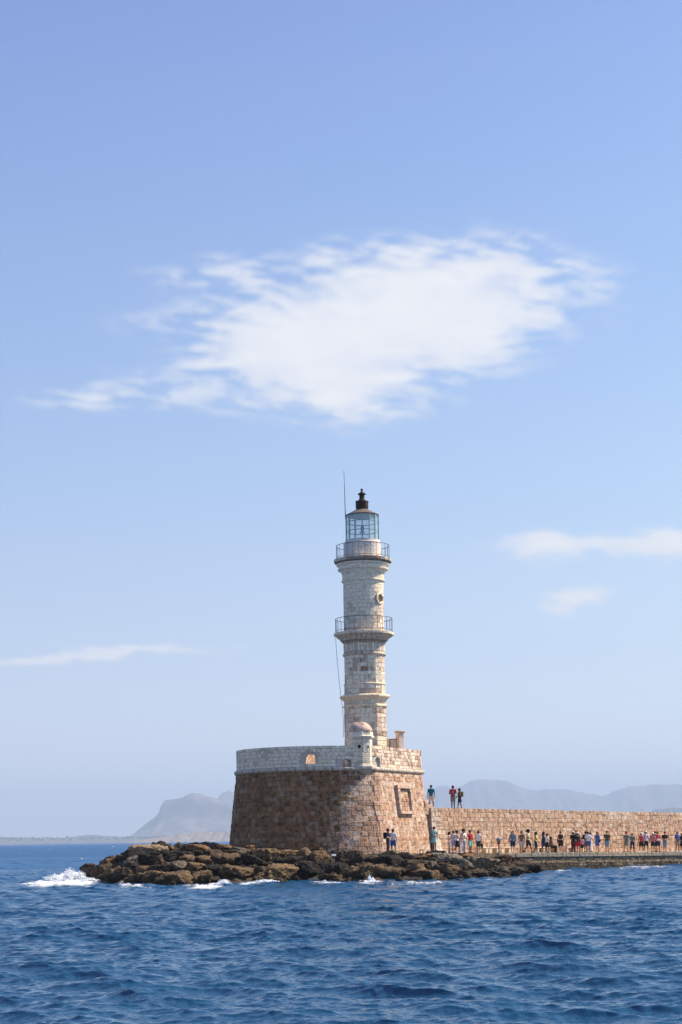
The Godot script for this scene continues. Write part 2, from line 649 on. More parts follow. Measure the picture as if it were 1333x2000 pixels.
func build_sea() -> void:
	make_waves()
	var water := StandardMaterial3D.new()
	water.resource_name = "sea_water"
	water.albedo_color = lin(0.006, 0.056, 0.120)
	water.roughness = 0.10
	water.metallic_specular = 0.52
	water.uv1_triplanar = true
	water.uv1_world_triplanar = true
	water.uv1_scale = Vector3.ONE / 2.7
	water.normal_enabled = true
	water.normal_texture = tex.ripple
	water.normal_scale = 1.0
	# the nearer a strip of water, the finer its waves are built; what is too fine for its strip is left to the gloss
	var v := 470.0
	var last := 0.0
	for strip in [[200.0, 0.62, 900, 0.10], [120.0, 0.55, 820, 0.15], [78.0, 0.5, 700, 0.21], [50.0, 0.5, 600, 0.27], [26.0, 0.5, 520, 0.33], [8.0, 0.6, 420, 0.38]]:
		var rows := PackedFloat32Array()
		if last > 0.0:
			rows.append(last)
		while v > strip[0]:
			rows.append(EYE * F / v)
			v -= strip[1]
		last = rows[-1]
		var m: StandardMaterial3D = water.duplicate()
		m.resource_name = "sea_water"
		m.roughness = strip[3]
		# grazing far water shows the viewer the faces of its waves, not its troughs: less mirror, more depth
		var away := clampf((last - 48.0) / 200.0, 0.0, 1.0)
		m.normal_scale = lerpf(1.0, 0.7, away)
		m.metallic_specular = lerpf(0.52, 0.12, sqrt(away))
		m.albedo_color = lin(lerpf(0.007, 0.012, away), lerpf(0.056, 0.073, away), lerpf(0.120, 0.18, away))
		if last < 60.0:
			m.uv1_scale = Vector3.ONE / 1.6
		structure("sea", sea_mesh(rows, strip[2], 0.40 if last < 50.0 else 0.34), m, "choppy deep blue sea round the rocks")
	var far_water: StandardMaterial3D = water.duplicate()
	far_water.resource_name = "far_sea_water"
	far_water.roughness = 0.42
	far_water.metallic_specular = 0.10
	far_water.albedo_color = lin(0.015, 0.075, 0.205)
	far_water.normal_enabled = false
	far_water.normal_texture = null
	var far := PackedFloat32Array()
	var d := last
	while d < 18500.0:
		far.append(d)
		d *= 1.06
	structure("sea", sea_mesh(far, 60, 1.2), far_water, "dark blue open sea out to the far shore")
	# the water on both sides of the view and below the wave troughs
	var st := begin()
	quad(st, Vector3(-900, -1.1, 60), Vector3(-900, -1.1, -970), Vector3(900, -1.1, -970), Vector3(900, -1.1, 60))
	structure("sea", commit(st), far_water, "sea surface beyond the sides of the view")

# ------------------------------------------------------------------ far land
# a ridge whose crest passes over the listed bearings and heights
func ridge(crest: Array, dist: float, depth: float, rough: float, sd: int, cliff := 0.0) -> ArrayMesh:
	var pts := []
	for c in crest:
		var p := W(c[0], c[1], dist)
		pts.append(Vector2(p.x, maxf(p.y, 1.0)))
	var st := SurfaceTool.new()
	st.begin(Mesh.PRIMITIVE_TRIANGLES)
	var nx := 260
	var nz := 26
	var x0: float = pts[0].x
	var x1: float = pts[-1].x
	var grid := []
	var shade := PackedColorArray()
	for i in nx + 1:
		var x := lerpf(x0, x1, float(i) / nx)
		var h := 0.0
		for k in pts.size() - 1:
			if x >= pts[k].x and x <= pts[k + 1].x:
				h = lerpf(pts[k].y, pts[k + 1].y, (x - pts[k].x) / maxf(pts[k + 1].x - pts[k].x, 0.01))
		var col := []
		for j in nz + 1:
			var t := float(j) / nz * 2.0 - 1.0          # -1 front, 0 crest, 1 back
			var q := (x - x0) / depth * 5.0
			var prof := pow(maxf(0.0, 1.0 - absf(t)), 1.15)
			if cliff > 0.0:
				q *= 0.55
			var g := fbm(q * 1.3 + sd, t * 1.9 + sd * 0.37)
			var gully := absf(fbm(q * 2.6 + sd * 1.7, t * 1.2))
			if cliff > 0.0:
				# a long even scree slope, then a band of cliff, then the rounded top
				var u := 1.0 - absf(t)
				var brk := 0.52 + 0.10 * fbm(q * 0.9 + 3.0, sd)
				prof = lerpf(u / brk * 0.60, 0.60, smoothstep(0.96, 1.04, u / brk)) if u < brk else lerpf(0.60, 1.0, smoothstep(0.0, 1.0, clampf((u - brk) / (0.16 + 0.26 * (1.0 - cliff)), 0.0, 1.0)) * 0.82 + 0.18 * (u - brk) / (1.0 - brk))
			var y := h * prof * (1.0 + g * rough * (0.25 + absf(t)) * 1.1) - gully * h * rough * 0.5 * (1.0 - prof) * prof * 3.0
			y += fbm(q * 6.0, sd + t) * h * rough * 0.05
			# crags and scrub below the rim are darker than the scree
			var dark := 0.0
			if cliff > 0.0:
				var hgt := y / maxf(h, 1.0)
				dark = smoothstep(0.50, 0.60, hgt + g * 0.25) * (1.0 - smoothstep(0.86, 0.97, hgt + g * 0.1)) * smoothstep(-0.25, 0.10, g + 0.12)
			shade.append(Color(lerpf(1.0, 0.30, dark), lerpf(1.0, 0.36, dark), lerpf(1.0, 0.42, dark)))
			col.append(Vector3(x, y, -dist - t * depth))
		grid.append(col)
	for i in nx:
		for j in nz:
			for q in [[i, j], [i, j + 1], [i + 1, j + 1], [i, j], [i + 1, j + 1], [i + 1, j]]:
				st.set_color(shade[q[0] * (nz + 1) + q[1]])
				st.add_vertex(grid[q[0]][q[1]])
	st.index()
	st.generate_normals()
	return st.commit()

func build_land() -> void:
	var slope := surface("hillside", Color(0.20, 0.17, 0.14), 1.0, "hill", 1500.0)
	var cliff := surface("bare_hillside", Color(0.25, 0.20, 0.18), 1.0, "hill", 900.0)
	cliff.vertex_color_use_as_albedo = true
	var scrub := surface("coast_scrub", Color(0.13, 0.13, 0.10), 1.0, "hill", 240.0)
	var tan_ground := surface("dry_headland", Color(0.40, 0.31, 0.23), 1.0, "hill", 200.0)
	structure("mountain", ridge([[255, 1646], [268, 1633], [284, 1620], [300, 1608], [316, 1597], [322, 1590], [326, 1577], [333, 1566], [345, 1562], [360, 1557], [378, 1551], [390, 1550], [402, 1556], [414, 1559], [424, 1561], [440, 1566], [470, 1576], [540, 1590], [640, 1604], [760, 1626]], 12000, 1250, 0.20, 3, 1.0), cliff, "hazy table mountain with a steep cliff above the far shore")
	structure("mountain", ridge([[380, 1590], [414, 1565], [428, 1556], [444, 1547], [456, 1546], [476, 1556], [520, 1572], [600, 1590], [760, 1614]], 14500, 1400, 0.35, 8), slope, "paler peak behind the table mountain")
	structure("mountain", ridge([[700, 1618], [780, 1590], [835, 1552], [852, 1538], [868, 1535], [884, 1537], [900, 1533], [918, 1525], [934, 1523], [950, 1525], [972, 1526], [996, 1529], [1012, 1533], [1032, 1540], [1052, 1545], [1070, 1543], [1090, 1541], [1112, 1542], [1132, 1546], [1152, 1552], [1176, 1553], [1196, 1546], [1214, 1540], [1234, 1537], [1262, 1536], [1290, 1533], [1333, 1534], [1400, 1545], [1520, 1580], [1600, 1612]], 17000, 2500, 0.32, 14), slope, "long hazy mountain range behind the harbour wall")
	structure("hills", ridge([[1180, 1618], [1230, 1600], [1262, 1588], [1286, 1580], [1310, 1577], [1333, 1576], [1400, 1572], [1500, 1590], [1600, 1620]], 8500, 720, 0.4, 23), scrub, "darker low hill close behind the harbour wall")
	structure("headland", ridge([[-260, 1642], [-60, 1636], [0, 1634], [26, 1635], [60, 1636], [90, 1636], [118, 1637], [140, 1636], [156, 1632], [180, 1630], [200, 1632], [230, 1634], [262, 1634], [300, 1633], [360, 1632], [470, 1630], [640, 1628]], 9600, 340, 0.3, 31), scrub, "flat wooded shore in the haze below the table mountain")
	structure("headland", ridge([[262, 1643], [300, 1637], [330, 1633], [350, 1629], [372, 1628], [392, 1626], [420, 1625], [448, 1624], [480, 1622], [560, 1618], [680, 1618]], 6800, 310, 0.3, 37), tan_ground, "dry tan headland running out below the mountain")
	# a few houses and the trees on the far shore
	var hs := surface("far_plaster", Color(0.62, 0.58, 0.52))
	var hr := surface("far_roof", Color(0.30, 0.22, 0.18))
	var rng := RandomNumberGenerator.new()
	rng.seed = 4
	for q in [[10, 1638.0, 7, "tiny pale house at the open-sea end of the far shore"], [88, 1638.5, 9, "first of a pair of tiny pale houses on the low far shore"], [97, 1638, 7, "smaller of a pair of tiny pale houses on the low far shore"], [131, 1636.0, 12, "largest pale house on the rise of the far shore"], [143, 1636.5, 9, "pale house just beside the largest one on the far shore"], [205, 1636, 8, "tiny pale house on the far shore towards the table mountain"]] :
		var p := W(q[0], q[1], 9300.0)
		var o := thing("house", q[3], "house", Vector3(p.x, p.y - 9.0, p.z), "houses on the far shore")
		var s: float = q[2]
		part("wall", chamfer_mesh(Vector3(s * 1.5, 16, s), 0.2), hs, o, Transform3D(Basis(), Vector3(0, 4, 0)))
		var st := begin()
		var a := s * 0.85
		var b := s * 0.58
		for e in [1.0, -1.0]:
			face_out(st, [Vector3(-a, 12.01, b * e), Vector3(a, 12.01, b * e), Vector3(a, 15.5, 0), Vector3(-a, 15.5, 0)], Vector3(0, 13, 0))
			face_out(st, [Vector3(a * e, 12.01, b), Vector3(a * e, 12.01, -b), Vector3(a * e, 15.5, 0)], Vector3(0, 13, 0))
		face_out(st, [Vector3(-a, 12.01, b), Vector3(a, 12.01, b), Vector3(a, 12.01, -b), Vector3(-a, 12.01, -b)], Vector3(0, 13, 0))
		part("roof", commit(st), hr, o)
	var blob := sphere_mesh(1, 1, 1, 5, 7)
	var mm := MultiMesh.new()
	mm.transform_format = MultiMesh.TRANSFORM_3D
	mm.mesh = blob
	mm.instance_count = 420
	for k in 420:
		var px := rng.randf_range(-230, 470)
		var near: bool = false
		var p := W(px, 1636.2 + rng.randf() * 5.0 - px * 0.011 + 0.4, 9330.0 - rng.randf() * 60.0)
		var s := rng.randf_range(2.4, 6.5)
		mm.set_instance_transform(k, Transform3D(Basis.from_scale(Vector3(s * 1.3, s * rng.randf_range(0.7, 1.2), s)), p))
	var woods := MultiMeshInstance3D.new()
	woods.multimesh = mm
	woods.material_override = surface("far_trees", Color(0.05, 0.07, 0.045), 1.0)
	hang(woods, "woods", self)
	woods.set_meta("kind", "stuff")
	woods.set_meta("label", "scattered dark trees along the flat far shore")

# ------------------------------------------------------------------ rocky shore under the bastion
const SHORE := [[-30.0, 132.0], [-20.0, 126.0], [-18.2, 118.0], [-15.0, 108.5], [-10.3, 102.0], [-6.6, 103.5], [-2.2, 106.5], [1.0, 103.5], [5.8, 102.5], [10.7, 106.5], [13.6, 117.0], [14.6, 127.5], [16.0, 131.0], [24.0, 139.0]]
const CREST := [[-30.0, -1.5], [-21.0, -0.9], [-18.6, 0.55], [-16.0, 1.35], [-14.0, 2.0], [-12.8, 2.45], [-9.0, 2.4], [-7.0, 2.1], [-4.0, 1.75], [1.0, 1.55], [3.0, 1.5], [7.0, 1.45], [11.0, 1.0], [14.0, 0.6], [16.0, 0.0], [24.0, -0.8]]

func along(table: Array, x: float) -> float:
	for k in table.size() - 1:
		if x <= table[k + 1][0]:
			return lerpf(table[k][1], table[k + 1][1], clampf((x - table[k][0]) / (table[k + 1][0] - table[k][0]), 0.0, 1.0))
	return table[-1][1]

func bed_height(x: float, d: float) -> float:
	var front := along(SHORE, x)
	var top := along(CREST, x)
	var inner := 116.5 if x < 3.0 else 116.5 + (x - 3.0) * 0.55
	inner = maxf(inner, front + 4.0)
	var t := (d - front) / (inner - front)
	var h := lerpf(-0.35, top, pow(clampf(t, 0.0, 1.0), 0.75))
	if t < 0.0:
		h = -0.35 + t * 3.0
	if x < -7.5 and d > 121.0:
		h -= (d - 121.0) * 0.22 * clampf((-7.5 - x) / 3.0, 0.0, 1.0)
	return h

func build_shore() -> void:
	var st := SurfaceTool.new()
	st.begin(Mesh.PRIMITIVE_TRIANGLES)
	var nx := 150
	var nd := 110
	var g := []
	for i in nx + 1:
		var x := lerpf(-25.0, 19.0, float(i) / nx)
		var col := []
		for j in nd + 1:
			var d := lerpf(97.0, 133.0, float(j) / nd)
			var h := bed_height(x, d)
			var near := clampf((116.0 - d) / 3.0, 0.0, 1.0) if x > 0.0 else 1.0
			h += (fbm(x * 0.55, d * 0.55) * 0.55 + fbm(x * 1.9, d * 1.9, 7.0) * 0.22) * (0.25 + 0.75 * near) - 0.14 * near
			col.append(Vector3(x, h, -d))
		g.append(col)
	for i in nx:
		for j in nd:
			quad(st, g[i][j], g[i][j + 1], g[i + 1][j + 1], g[i + 1][j])
	st.index()
	st.generate_normals()
	structure("rocky_ground", st.commit(), surface("shore_rock", Color(0.10, 0.075, 0.053), 0.95, "rock", 2.3, "rough", 8.0), "dark rubble ground between the boulders below the bastion")

# ------------------------------------------------------------------ the bastion: a round front, a flat flank, a battered base
const BC := Vector3(-1.39, 0, -124.2)     # centre of the round front
const BR := 6.2
const TH0 := 0.6737                       # where the round front meets the flat flank (38.6 degrees)
const FLANK := 8.2
const CORDON := 7.6

# a point on the plan line s metres along from the corner (round front behind zero), pushed out by b
func plan(s: float, b: float) -> Transform3D:
	var p0 := BC + Vector3(sin(TH0), 0, cos(TH0)) * BR
	var nf := Vector3(0.895, 0, 0.446)
	var df := Vector3(0.446, 0, -0.895)
	var p: Vector3
	var az: float
	if s < 0.0:
		az = TH0 + s / BR
		p = BC + Vector3(sin(az), 0, cos(az)) * BR
	else:
		p = p0 + df * s
		az = 1.109
	var soft := 0.55
	if absf(s) < soft:
		var t := smoothstep(-soft, soft, s)
		az = lerpf(TH0 - soft / BR * (1.0 - t), 1.109, t)
	var n := Vector3(sin(az), 0, cos(az))
	return Transform3D(Basis(Vector3(n.z, 0, -n.x), Vector3.UP, n), p + n * b)

func batter(y: float) -> float:
	return maxf(0.0, (CORDON - y) * 0.116)

func wall_frame(s: float, y: float) -> Transform3D:
	var f := plan(s, batter(y))
	var up := (Vector3.UP - f.basis.z * 0.116).normalized()
	return Transform3D(Basis(f.basis.x, up, f.basis.x.cross(up)), f.origin + Vector3(0, y, 0))

func parapet_frame(s: float, y: float) -> Transform3D:
	var f := plan(s, -0.02)
	f.origin.y = y
	return f

# a band of wall between two lines of the plan, from s0 to s1 (outside at b0/b1, inside at -thick)
func band(st: SurfaceTool, s0: float, s1: float, y0: float, y1: float, out0: float, out1: float, thick: float, low = null, step := 0.3) -> void:
	var n := maxi(1, ceili((s1 - s0) / step))
	var prev := []
	for k in n + 1:
		var s := lerpf(s0, s1, float(k) / n)
		var a := plan(s, out0)
		var b := plan(s, out1)
		var c := plan(s, -thick)
		var yl: float = low.call(s) if low != null else y0
		var cur := [a.origin + Vector3(0, yl, 0), b.origin + Vector3(0, y1, 0), c.origin + Vector3(0, y1, 0), c.origin + Vector3(0, yl, 0)]
		if k > 0:
			for q in 4:
				var r := (q + 1) % 4
				quad(st, prev[q], prev[r], cur[r], cur[q])
		if k == 0:
			quad(st, cur[0], cur[3], cur[2], cur[1])
		if k == n:
			quad(st, cur[0], cur[1], cur[2], cur[3])
		prev = cur

const BACK_S := -21.2

func outline(b: float, y: float) -> Array:
	var out := []
	var n := 90
	for k in n + 1:
		out.append(plan(lerpf(BACK_S, FLANK, float(k) / n), b).origin + Vector3(0, y, 0))
	return out

const GAPS := [[-5.22, -4.50, 7.93, 8.62], [-2.58, -1.92, 7.66, 8.22], [0.12, 1.0, 7.72, 8.42]]

func in_gap(s: float, y: float, w: float, h: float) -> bool:
	for g in GAPS:
		if s + w * 0.5 > g[0] + 0.03 and s - w * 0.5 < g[1] - 0.03 and y + h * 0.5 > g[2] + 0.05 and y - h * 0.5 < g[3] - 0.12:
			return true
	return false

func stone_tones() -> void:
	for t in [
		["weathered_shade_brown", 0.35, 0.195, 0.095], ["weathered_shade_dark", 0.275, 0.155, 0.08], ["weathered_shade_red", 0.38, 0.19, 0.095], ["weathered_shade_pale", 0.42, 0.295, 0.19], ["weathered_shade_ochre", 0.40, 0.25, 0.12],  # weathered stone, with the shade of that side put into its colour
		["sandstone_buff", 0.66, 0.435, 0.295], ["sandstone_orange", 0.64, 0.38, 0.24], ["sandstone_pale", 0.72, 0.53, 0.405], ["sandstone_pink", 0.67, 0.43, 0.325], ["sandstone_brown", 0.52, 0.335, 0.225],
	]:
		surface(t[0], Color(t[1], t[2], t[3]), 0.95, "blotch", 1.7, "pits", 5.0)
	for t in [
		["ashlar_white", 0.94, 0.83, 0.645], ["ashlar_grey", 0.89, 0.785, 0.62], ["ashlar_cream", 0.90, 0.765, 0.56], ["ashlar_stained", 0.68, 0.585, 0.46], ["ashlar_rose", 0.78, 0.62, 0.51],
		["ashlar_tan", 0.60, 0.46, 0.34], ["ashlar_brown", 0.36, 0.22, 0.14], ["ashlar_dark", 0.36, 0.31, 0.26],
	]:
		surface(t[0], Color(t[1], t[2], t[3]), 0.92, "grain", 2.2, "rough", 2.0)
	var a := surface("masonry_mix", Color(1, 1, 1), 0.95, "blotch", 1.7, "pits", 5.0)
	a.vertex_color_use_as_albedo = true
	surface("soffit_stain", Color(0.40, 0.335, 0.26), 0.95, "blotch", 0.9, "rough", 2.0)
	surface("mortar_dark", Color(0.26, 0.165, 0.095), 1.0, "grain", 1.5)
	surface("mortar_pale", Color(0.70, 0.54, 0.43), 1.0, "blotch", 1.5)
	surface("mortar_grey", Color(0.58, 0.53, 0.46), 1.0, "grain", 1.5)
	surface("paving", Color(0.42, 0.34, 0.26), 1.0, "blotch", 2.5)
	surface("plaster_white", Color(0.80, 0.68, 0.58), 0.95, "blotch", 2.6, "rough", 2.0)

func pick(rng: RandomNumberGenerator, list: Array) -> String:
	return list[rng.randi() % list.size()]

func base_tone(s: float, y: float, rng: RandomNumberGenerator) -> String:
	# dark weathered stone plus painted shade; the slanting edge follows the sunlit zone
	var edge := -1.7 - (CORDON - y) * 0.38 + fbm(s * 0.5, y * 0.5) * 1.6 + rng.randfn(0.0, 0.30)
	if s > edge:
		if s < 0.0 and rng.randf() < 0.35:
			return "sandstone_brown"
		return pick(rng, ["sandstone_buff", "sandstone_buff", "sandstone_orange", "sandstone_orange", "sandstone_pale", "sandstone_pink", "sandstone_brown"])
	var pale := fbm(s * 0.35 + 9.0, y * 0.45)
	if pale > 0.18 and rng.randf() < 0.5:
		return "weathered_shade_pale"
	return pick(rng, ["weathered_shade_brown", "weathered_shade_brown", "weathered_shade_dark", "weathered_shade_dark", "weathered_shade_red", "weathered_shade_ochre", "weathered_shade_brown", "weathered_shade_pale"] if rng.randf() < 0.6 else ["weathered_shade_brown", "weathered_shade_dark", "weathered_shade_ochre"])

func parapet_tone(s: float, _y: float, rng: RandomNumberGenerator) -> String:
	if s > -0.3:
		return pick(rng, ["ashlar_rose", "ashlar_rose", "ashlar_cream", "sandstone_pale", "ashlar_tan", "sandstone_pink"])
	if s < -7.0:
		return pick(rng, ["ashlar_white", "ashlar_grey", "ashlar_stained", "ashlar_cream", "ashlar_grey"])
	return pick(rng, ["ashlar_white", "ashlar_grey", "ashlar_white", "ashlar_grey", "ashlar_cream", "ashlar_stained"] if rng.randf() < 0.4 else ["ashlar_white", "ashlar_grey"])

func build_bastion() -> void:
	stone_tones()
	var o := thing("bastion", "round sandstone bastion with pale parapet carrying the lighthouse tower", "fort")
	# battered base
	var st := begin()
	var levels := [0.3, 2.0, 3.5, 5.0, 6.5, CORDON]
	for k in levels.size() - 1:
		var a := outline(batter(levels[k]) - 0.01, levels[k])
		var b := outline(batter(levels[k + 1]) - 0.01, levels[k + 1])
		for i in a.size():
			var j := (i + 1) % a.size()
			quad(st, a[i], b[i], b[j], a[j])
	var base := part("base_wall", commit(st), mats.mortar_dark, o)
	# pale mortar skin over the flank, extended to match the round front's sunlit zone
	var sk := begin()
	for k in 5:
		var n := 44
		for i in n:
			var s0 := lerpf(-2.8, FLANK, float(i) / n)
			var s1 := lerpf(-2.8, FLANK, float(i + 1) / n)
			var q := []
			for e in [[s0, k], [s0, k + 1], [s1, k + 1], [s1, k]]:
				var y: float = lerpf(0.4, CORDON, e[1] / 5.0)
				q.append(plan(e[0], batter(y) + 0.004).origin + Vector3(0, y, 0))
			quad(sk, q[0], q[1], q[2], q[3])
	part("pointing", commit(sk), mats.mortar_pale, base)
	var nis := func(s: float, y: float, w: float, h: float) -> bool:
		return s + w * 0.5 > 2.75 and s - w * 0.5 < 5.75 and y + h * 0.5 > 4.35 and y - h * 0.5 < 6.45
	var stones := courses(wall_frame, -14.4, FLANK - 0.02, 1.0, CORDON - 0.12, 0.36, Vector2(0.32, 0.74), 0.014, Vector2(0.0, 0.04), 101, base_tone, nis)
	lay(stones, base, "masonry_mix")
	window_panel(o)
	# cordon: a roll of stone
	var roll := begin()
	var prof := [Vector2(0.0, -0.16), Vector2(0.10, -0.13), Vector2(0.15, -0.04), Vector2(0.15, 0.05), Vector2(0.10, 0.13), Vector2(-0.05, 0.16)]
	var prev := []
	var nn := 96
	for k in nn + 1:
		var s := lerpf(-14.0, FLANK + 0.12, float(k) / nn)
		var cur := []
		for q in prof:
			cur.append(plan(s, q.x + 0.03).origin + Vector3(0, CORDON + q.y - 0.04, 0))
		if k > 0:
			for q in prof.size() - 1:
				quad(roll, prev[q], prev[q + 1], cur[q + 1], cur[q])
		prev = cur
	face_out(roll, prev, prev[0] - Vector3(0.4, 0, -0.9))
	part("cordon", commit(roll), surface("cordon_stone", Color(0.66, 0.58, 0.49), 0.95, "blotch", 1.3, "rough", 3.0), o)
	# terrace
	var tr := begin()
	var rim := outline(-0.3, 7.75)
	for i in range(1, rim.size() - 1):
		tri(tr, rim[0], rim[i + 1], rim[i])
	part("terrace", commit(tr), mats.paving, o)
	# parapet with three openings
	var pp := begin()
	var top := 9.2
	var cuts := []
	var s := -13.5
	for g in GAPS:
		cuts.append([s, g[0]])
		s = g[1]
	cuts.append([s, FLANK])
	for c in cuts:
		band(pp, c[0], c[1], CORDON + 0.06, top - 0.03, -0.04, -0.04, 0.62)
	for g in GAPS:
		var mid: float = (g[0] + g[1]) * 0.5
		var half: float = (g[1] - g[0]) * 0.5
		var arch := func(q: float) -> float:
			var t := clampf((q - mid) / half, -1.0, 1.0)
			return g[3] - 0.30 * half * 2.0 * (1.0 - sqrt(maxf(0.0, 1.0 - t * t)))
		band(pp, g[0], g[1], g[3], top - 0.03, -0.04, -0.04, 0.62, arch, 0.08)
		if g[2] > CORDON + 0.1:
			band(pp, g[0], g[1], CORDON + 0.06, g[2], -0.04, -0.04, 0.62)
	# the third opening is only a niche
	band(pp, GAPS[2][0], GAPS[2][1], CORDON + 0.06, GAPS[2][3], -0.24, -0.24, 0.60)
	var par := part("parapet", commit(pp), mats.mortar_grey, o)
	var ps := courses(parapet_frame, -14.2, FLANK, CORDON + 0.12, top, 0.262, Vector2(0.26, 0.62), 0.022, Vector2(-0.01, 0.03), 103, parapet_tone, in_gap)
	lay(ps, par, "masonry_mix")
	# inner face of the far parapet, seen through the embrasure
	var back := begin()
	band(back, BACK_S, -13.5, CORDON + 0.06, top, -0.04, -0.04, 0.62)
	part("parapet", commit(back), mats.sandstone_pale, o)
	# low inner wall on the terrace, in the sun behind the embrasure
	var iw := begin()
	var ip := W(608.0, 1480.0, 121.5)
	box(iw, Transform3D(Basis(Vector3.UP, deg_to_rad(58.0)), Vector3(ip.x, 8.4, ip.z)), Vector3(2.6, 1.3, 0.4))
	var inner := part("inner_wall", commit(iw), mats.mortar_pale, o)
	var inner_at := func(q: float, y: float) -> Transform3D:
		return Transform3D(Basis(Vector3.UP, deg_to_rad(58.0)), Vector3(ip.x, y, ip.z)).translated_local(Vector3(q, 0, 0.2))
	lay(courses(inner_at, -1.25, 1.25, 7.78, 9.04, 0.25, Vector2(0.25, 0.5), 0.025, Vector2(0.0, 0.02), 131, func(_q, _y, r): return pick(r, ["sandstone_buff", "sandstone_pale", "sandstone_pink"])), inner, "masonry_mix")
	# back wall that closes the terrace behind the tower
	var cl := begin()
	var e0: Vector3 = plan(FLANK, -0.35).origin
	var e1: Vector3 = plan(BACK_S, -0.35).origin
	var mid_p := (e0 + e1) * 0.5 + Vector3(0, 8.4, 0)
	var len := e0.distance_to(e1)
	var dir := (e1 - e0).normalized()
	box(cl, Transform3D(Basis(dir, Vector3.UP, dir.cross(Vector3.UP)), mid_p), Vector3(len, 1.5, 0.55))
	part("parapet", commit(cl), mats.sandstone_pale, o)
	sentry_turret(o)
	terrace_gate(o)

# walled-up window with a raised stone frame in the flank
func window_panel(o: Node3D) -> void:
	var f := wall_frame(4.25, 5.4)
	var w := part("window", chamfer_mesh(Vector3(1.75, 1.55, 0.10), 0.01), mats.mortar_pale, o, f.translated_local(Vector3(0, 0, 0.0)))
	var rail := mats.sandstone_pale as Material
	for e in [[Vector3(0, 0.94, 0.12), Vector3(2.62, 0.26, 0.34)], [Vector3(0, -0.93, 0.12), Vector3(2.50, 0.24, 0.34)], [Vector3(-1.07, 0.0, 0.10), Vector3(0.40, 1.60, 0.30)], [Vector3(1.07, 0.0, 0.10), Vector3(0.40, 1.60, 0.30)]]:
		part("frame", chamfer_mesh(e[1], 0.02), rail, w, Transform3D(Basis(), e[0] + Vector3(0, 0, -0.02)))
	var at := func(s: float, y: float) -> Transform3D:
		return Transform3D(Basis(), Vector3(s, y, 0.04))
	var list := courses(at, -0.86, 0.86, -0.79, 0.79, 0.33, Vector2(0.35, 0.7), 0.035, Vector2(0.0, 0.07), 110, func(_s, _y, r): return pick(r, ["sandstone_orange", "sandstone_buff", "sandstone_brown", "sandstone_orange"]))
	lay(list, w, "masonry_mix")

const TC := Vector3(1.50, 0, -119.3)

func sentry_turret(o: Node3D) -> void:
	var turn := deg_to_rad(6.0)
	var k8 := 0.86
	var wall := part("sentry_turret", lathe_mesh([Vector2(0.2, 6.95), Vector2(0.62, 7.2), Vector2(k8 + 0.12, 7.56), Vector2(k8 + 0.14, 7.72), Vector2(k8 - 0.05, 7.95), Vector2(k8 - 0.055, 9.92), Vector2(0.1, 9.92)], -8, turn), mats.mortar_grey, o, Transform3D(Basis(), TC))
	var apo := (k8 - 0.035) * cos(PI / 8.0)
	var side := 2.0 * (k8 - 0.035) * sin(PI / 8.0)
	var list := []
	for f in [-3, -2, -1, 0, 1, 2]:
		var az: float = turn + PI / 8.0 + f * PI / 4.0
		var n := Vector3(sin(az), 0, cos(az))
		var at := func(s: float, y: float) -> Transform3D:
			return Transform3D(Basis(Vector3(n.z, 0, -n.x), Vector3.UP, n), n * apo + Vector3(n.z, 0, -n.x) * s + Vector3(0, y, 0))
		var tone := func(_s, y, r): return pick(r, ["ashlar_rose", "ashlar_cream", "ashlar_rose", "ashlar_tan"]) if y < 8.1 else pick(r, ["ashlar_white", "ashlar_grey", "ashlar_cream", "ashlar_white"])
		list += courses(at, -side * 0.5, side * 0.5, 7.78, 9.66, 0.31, Vector2(0.28, 0.62), 0.014, Vector2(0.002, 0.014), 120 + f, tone)
	lay(list, wall, "masonry_mix")
	part("cornice", lathe_mesh([Vector2(0.3, 9.64), Vector2(k8 - 0.01, 9.66), Vector2(k8 + 0.09, 9.76), Vector2(k8 + 0.11, 9.86), Vector2(k8 + 0.02, 9.92), Vector2(k8 + 0.02, 10.16), Vector2(0.3, 10.16)], -8, turn), mats.ashlar_white, wall)
	var dome := []
	for k in 11:
		var a := PI * 0.5 * k / 10.0
		dome.append(Vector2(cos(a) * 0.845, 10.165 + sin(a) * 0.73))
	part("dome", lathe_mesh(dome, 36, 0.0, true), surface("dome_render", Color(0.74, 0.55, 0.455), 0.9, "blotch", 1.8, "rough", 2.5), wall)
	# spy holes
	for q in [[-1, 0.12, 9.12, 0.115], [0, -0.02, 8.75, 0.001], [0, 0.17, 9.1, 0.06]]:
		if q[3] < 0.01:
			continue
		var az: float = turn + PI / 8.0 + q[0] * PI / 4.0
		var n := Vector3(sin(az), 0, cos(az))
		var c: Vector3 = n * (apo + 0.03) + Vector3(n.z, 0, -n.x) * q[1] + Vector3(0, q[2], 0)
		var b := Basis(Vector3(n.z, 0, -n.x), -n, Vector3.UP)
		var cy := CylinderMesh.new()
		cy.top_radius = q[3]
		cy.bottom_radius = q[3]
		cy.height = 0.03
		cy.radial_segments = 14
		part("spy_hole", cy, paint("opening_shade", 0.012, 0.01, 0.009, 1.0), wall, Transform3D(b, c))

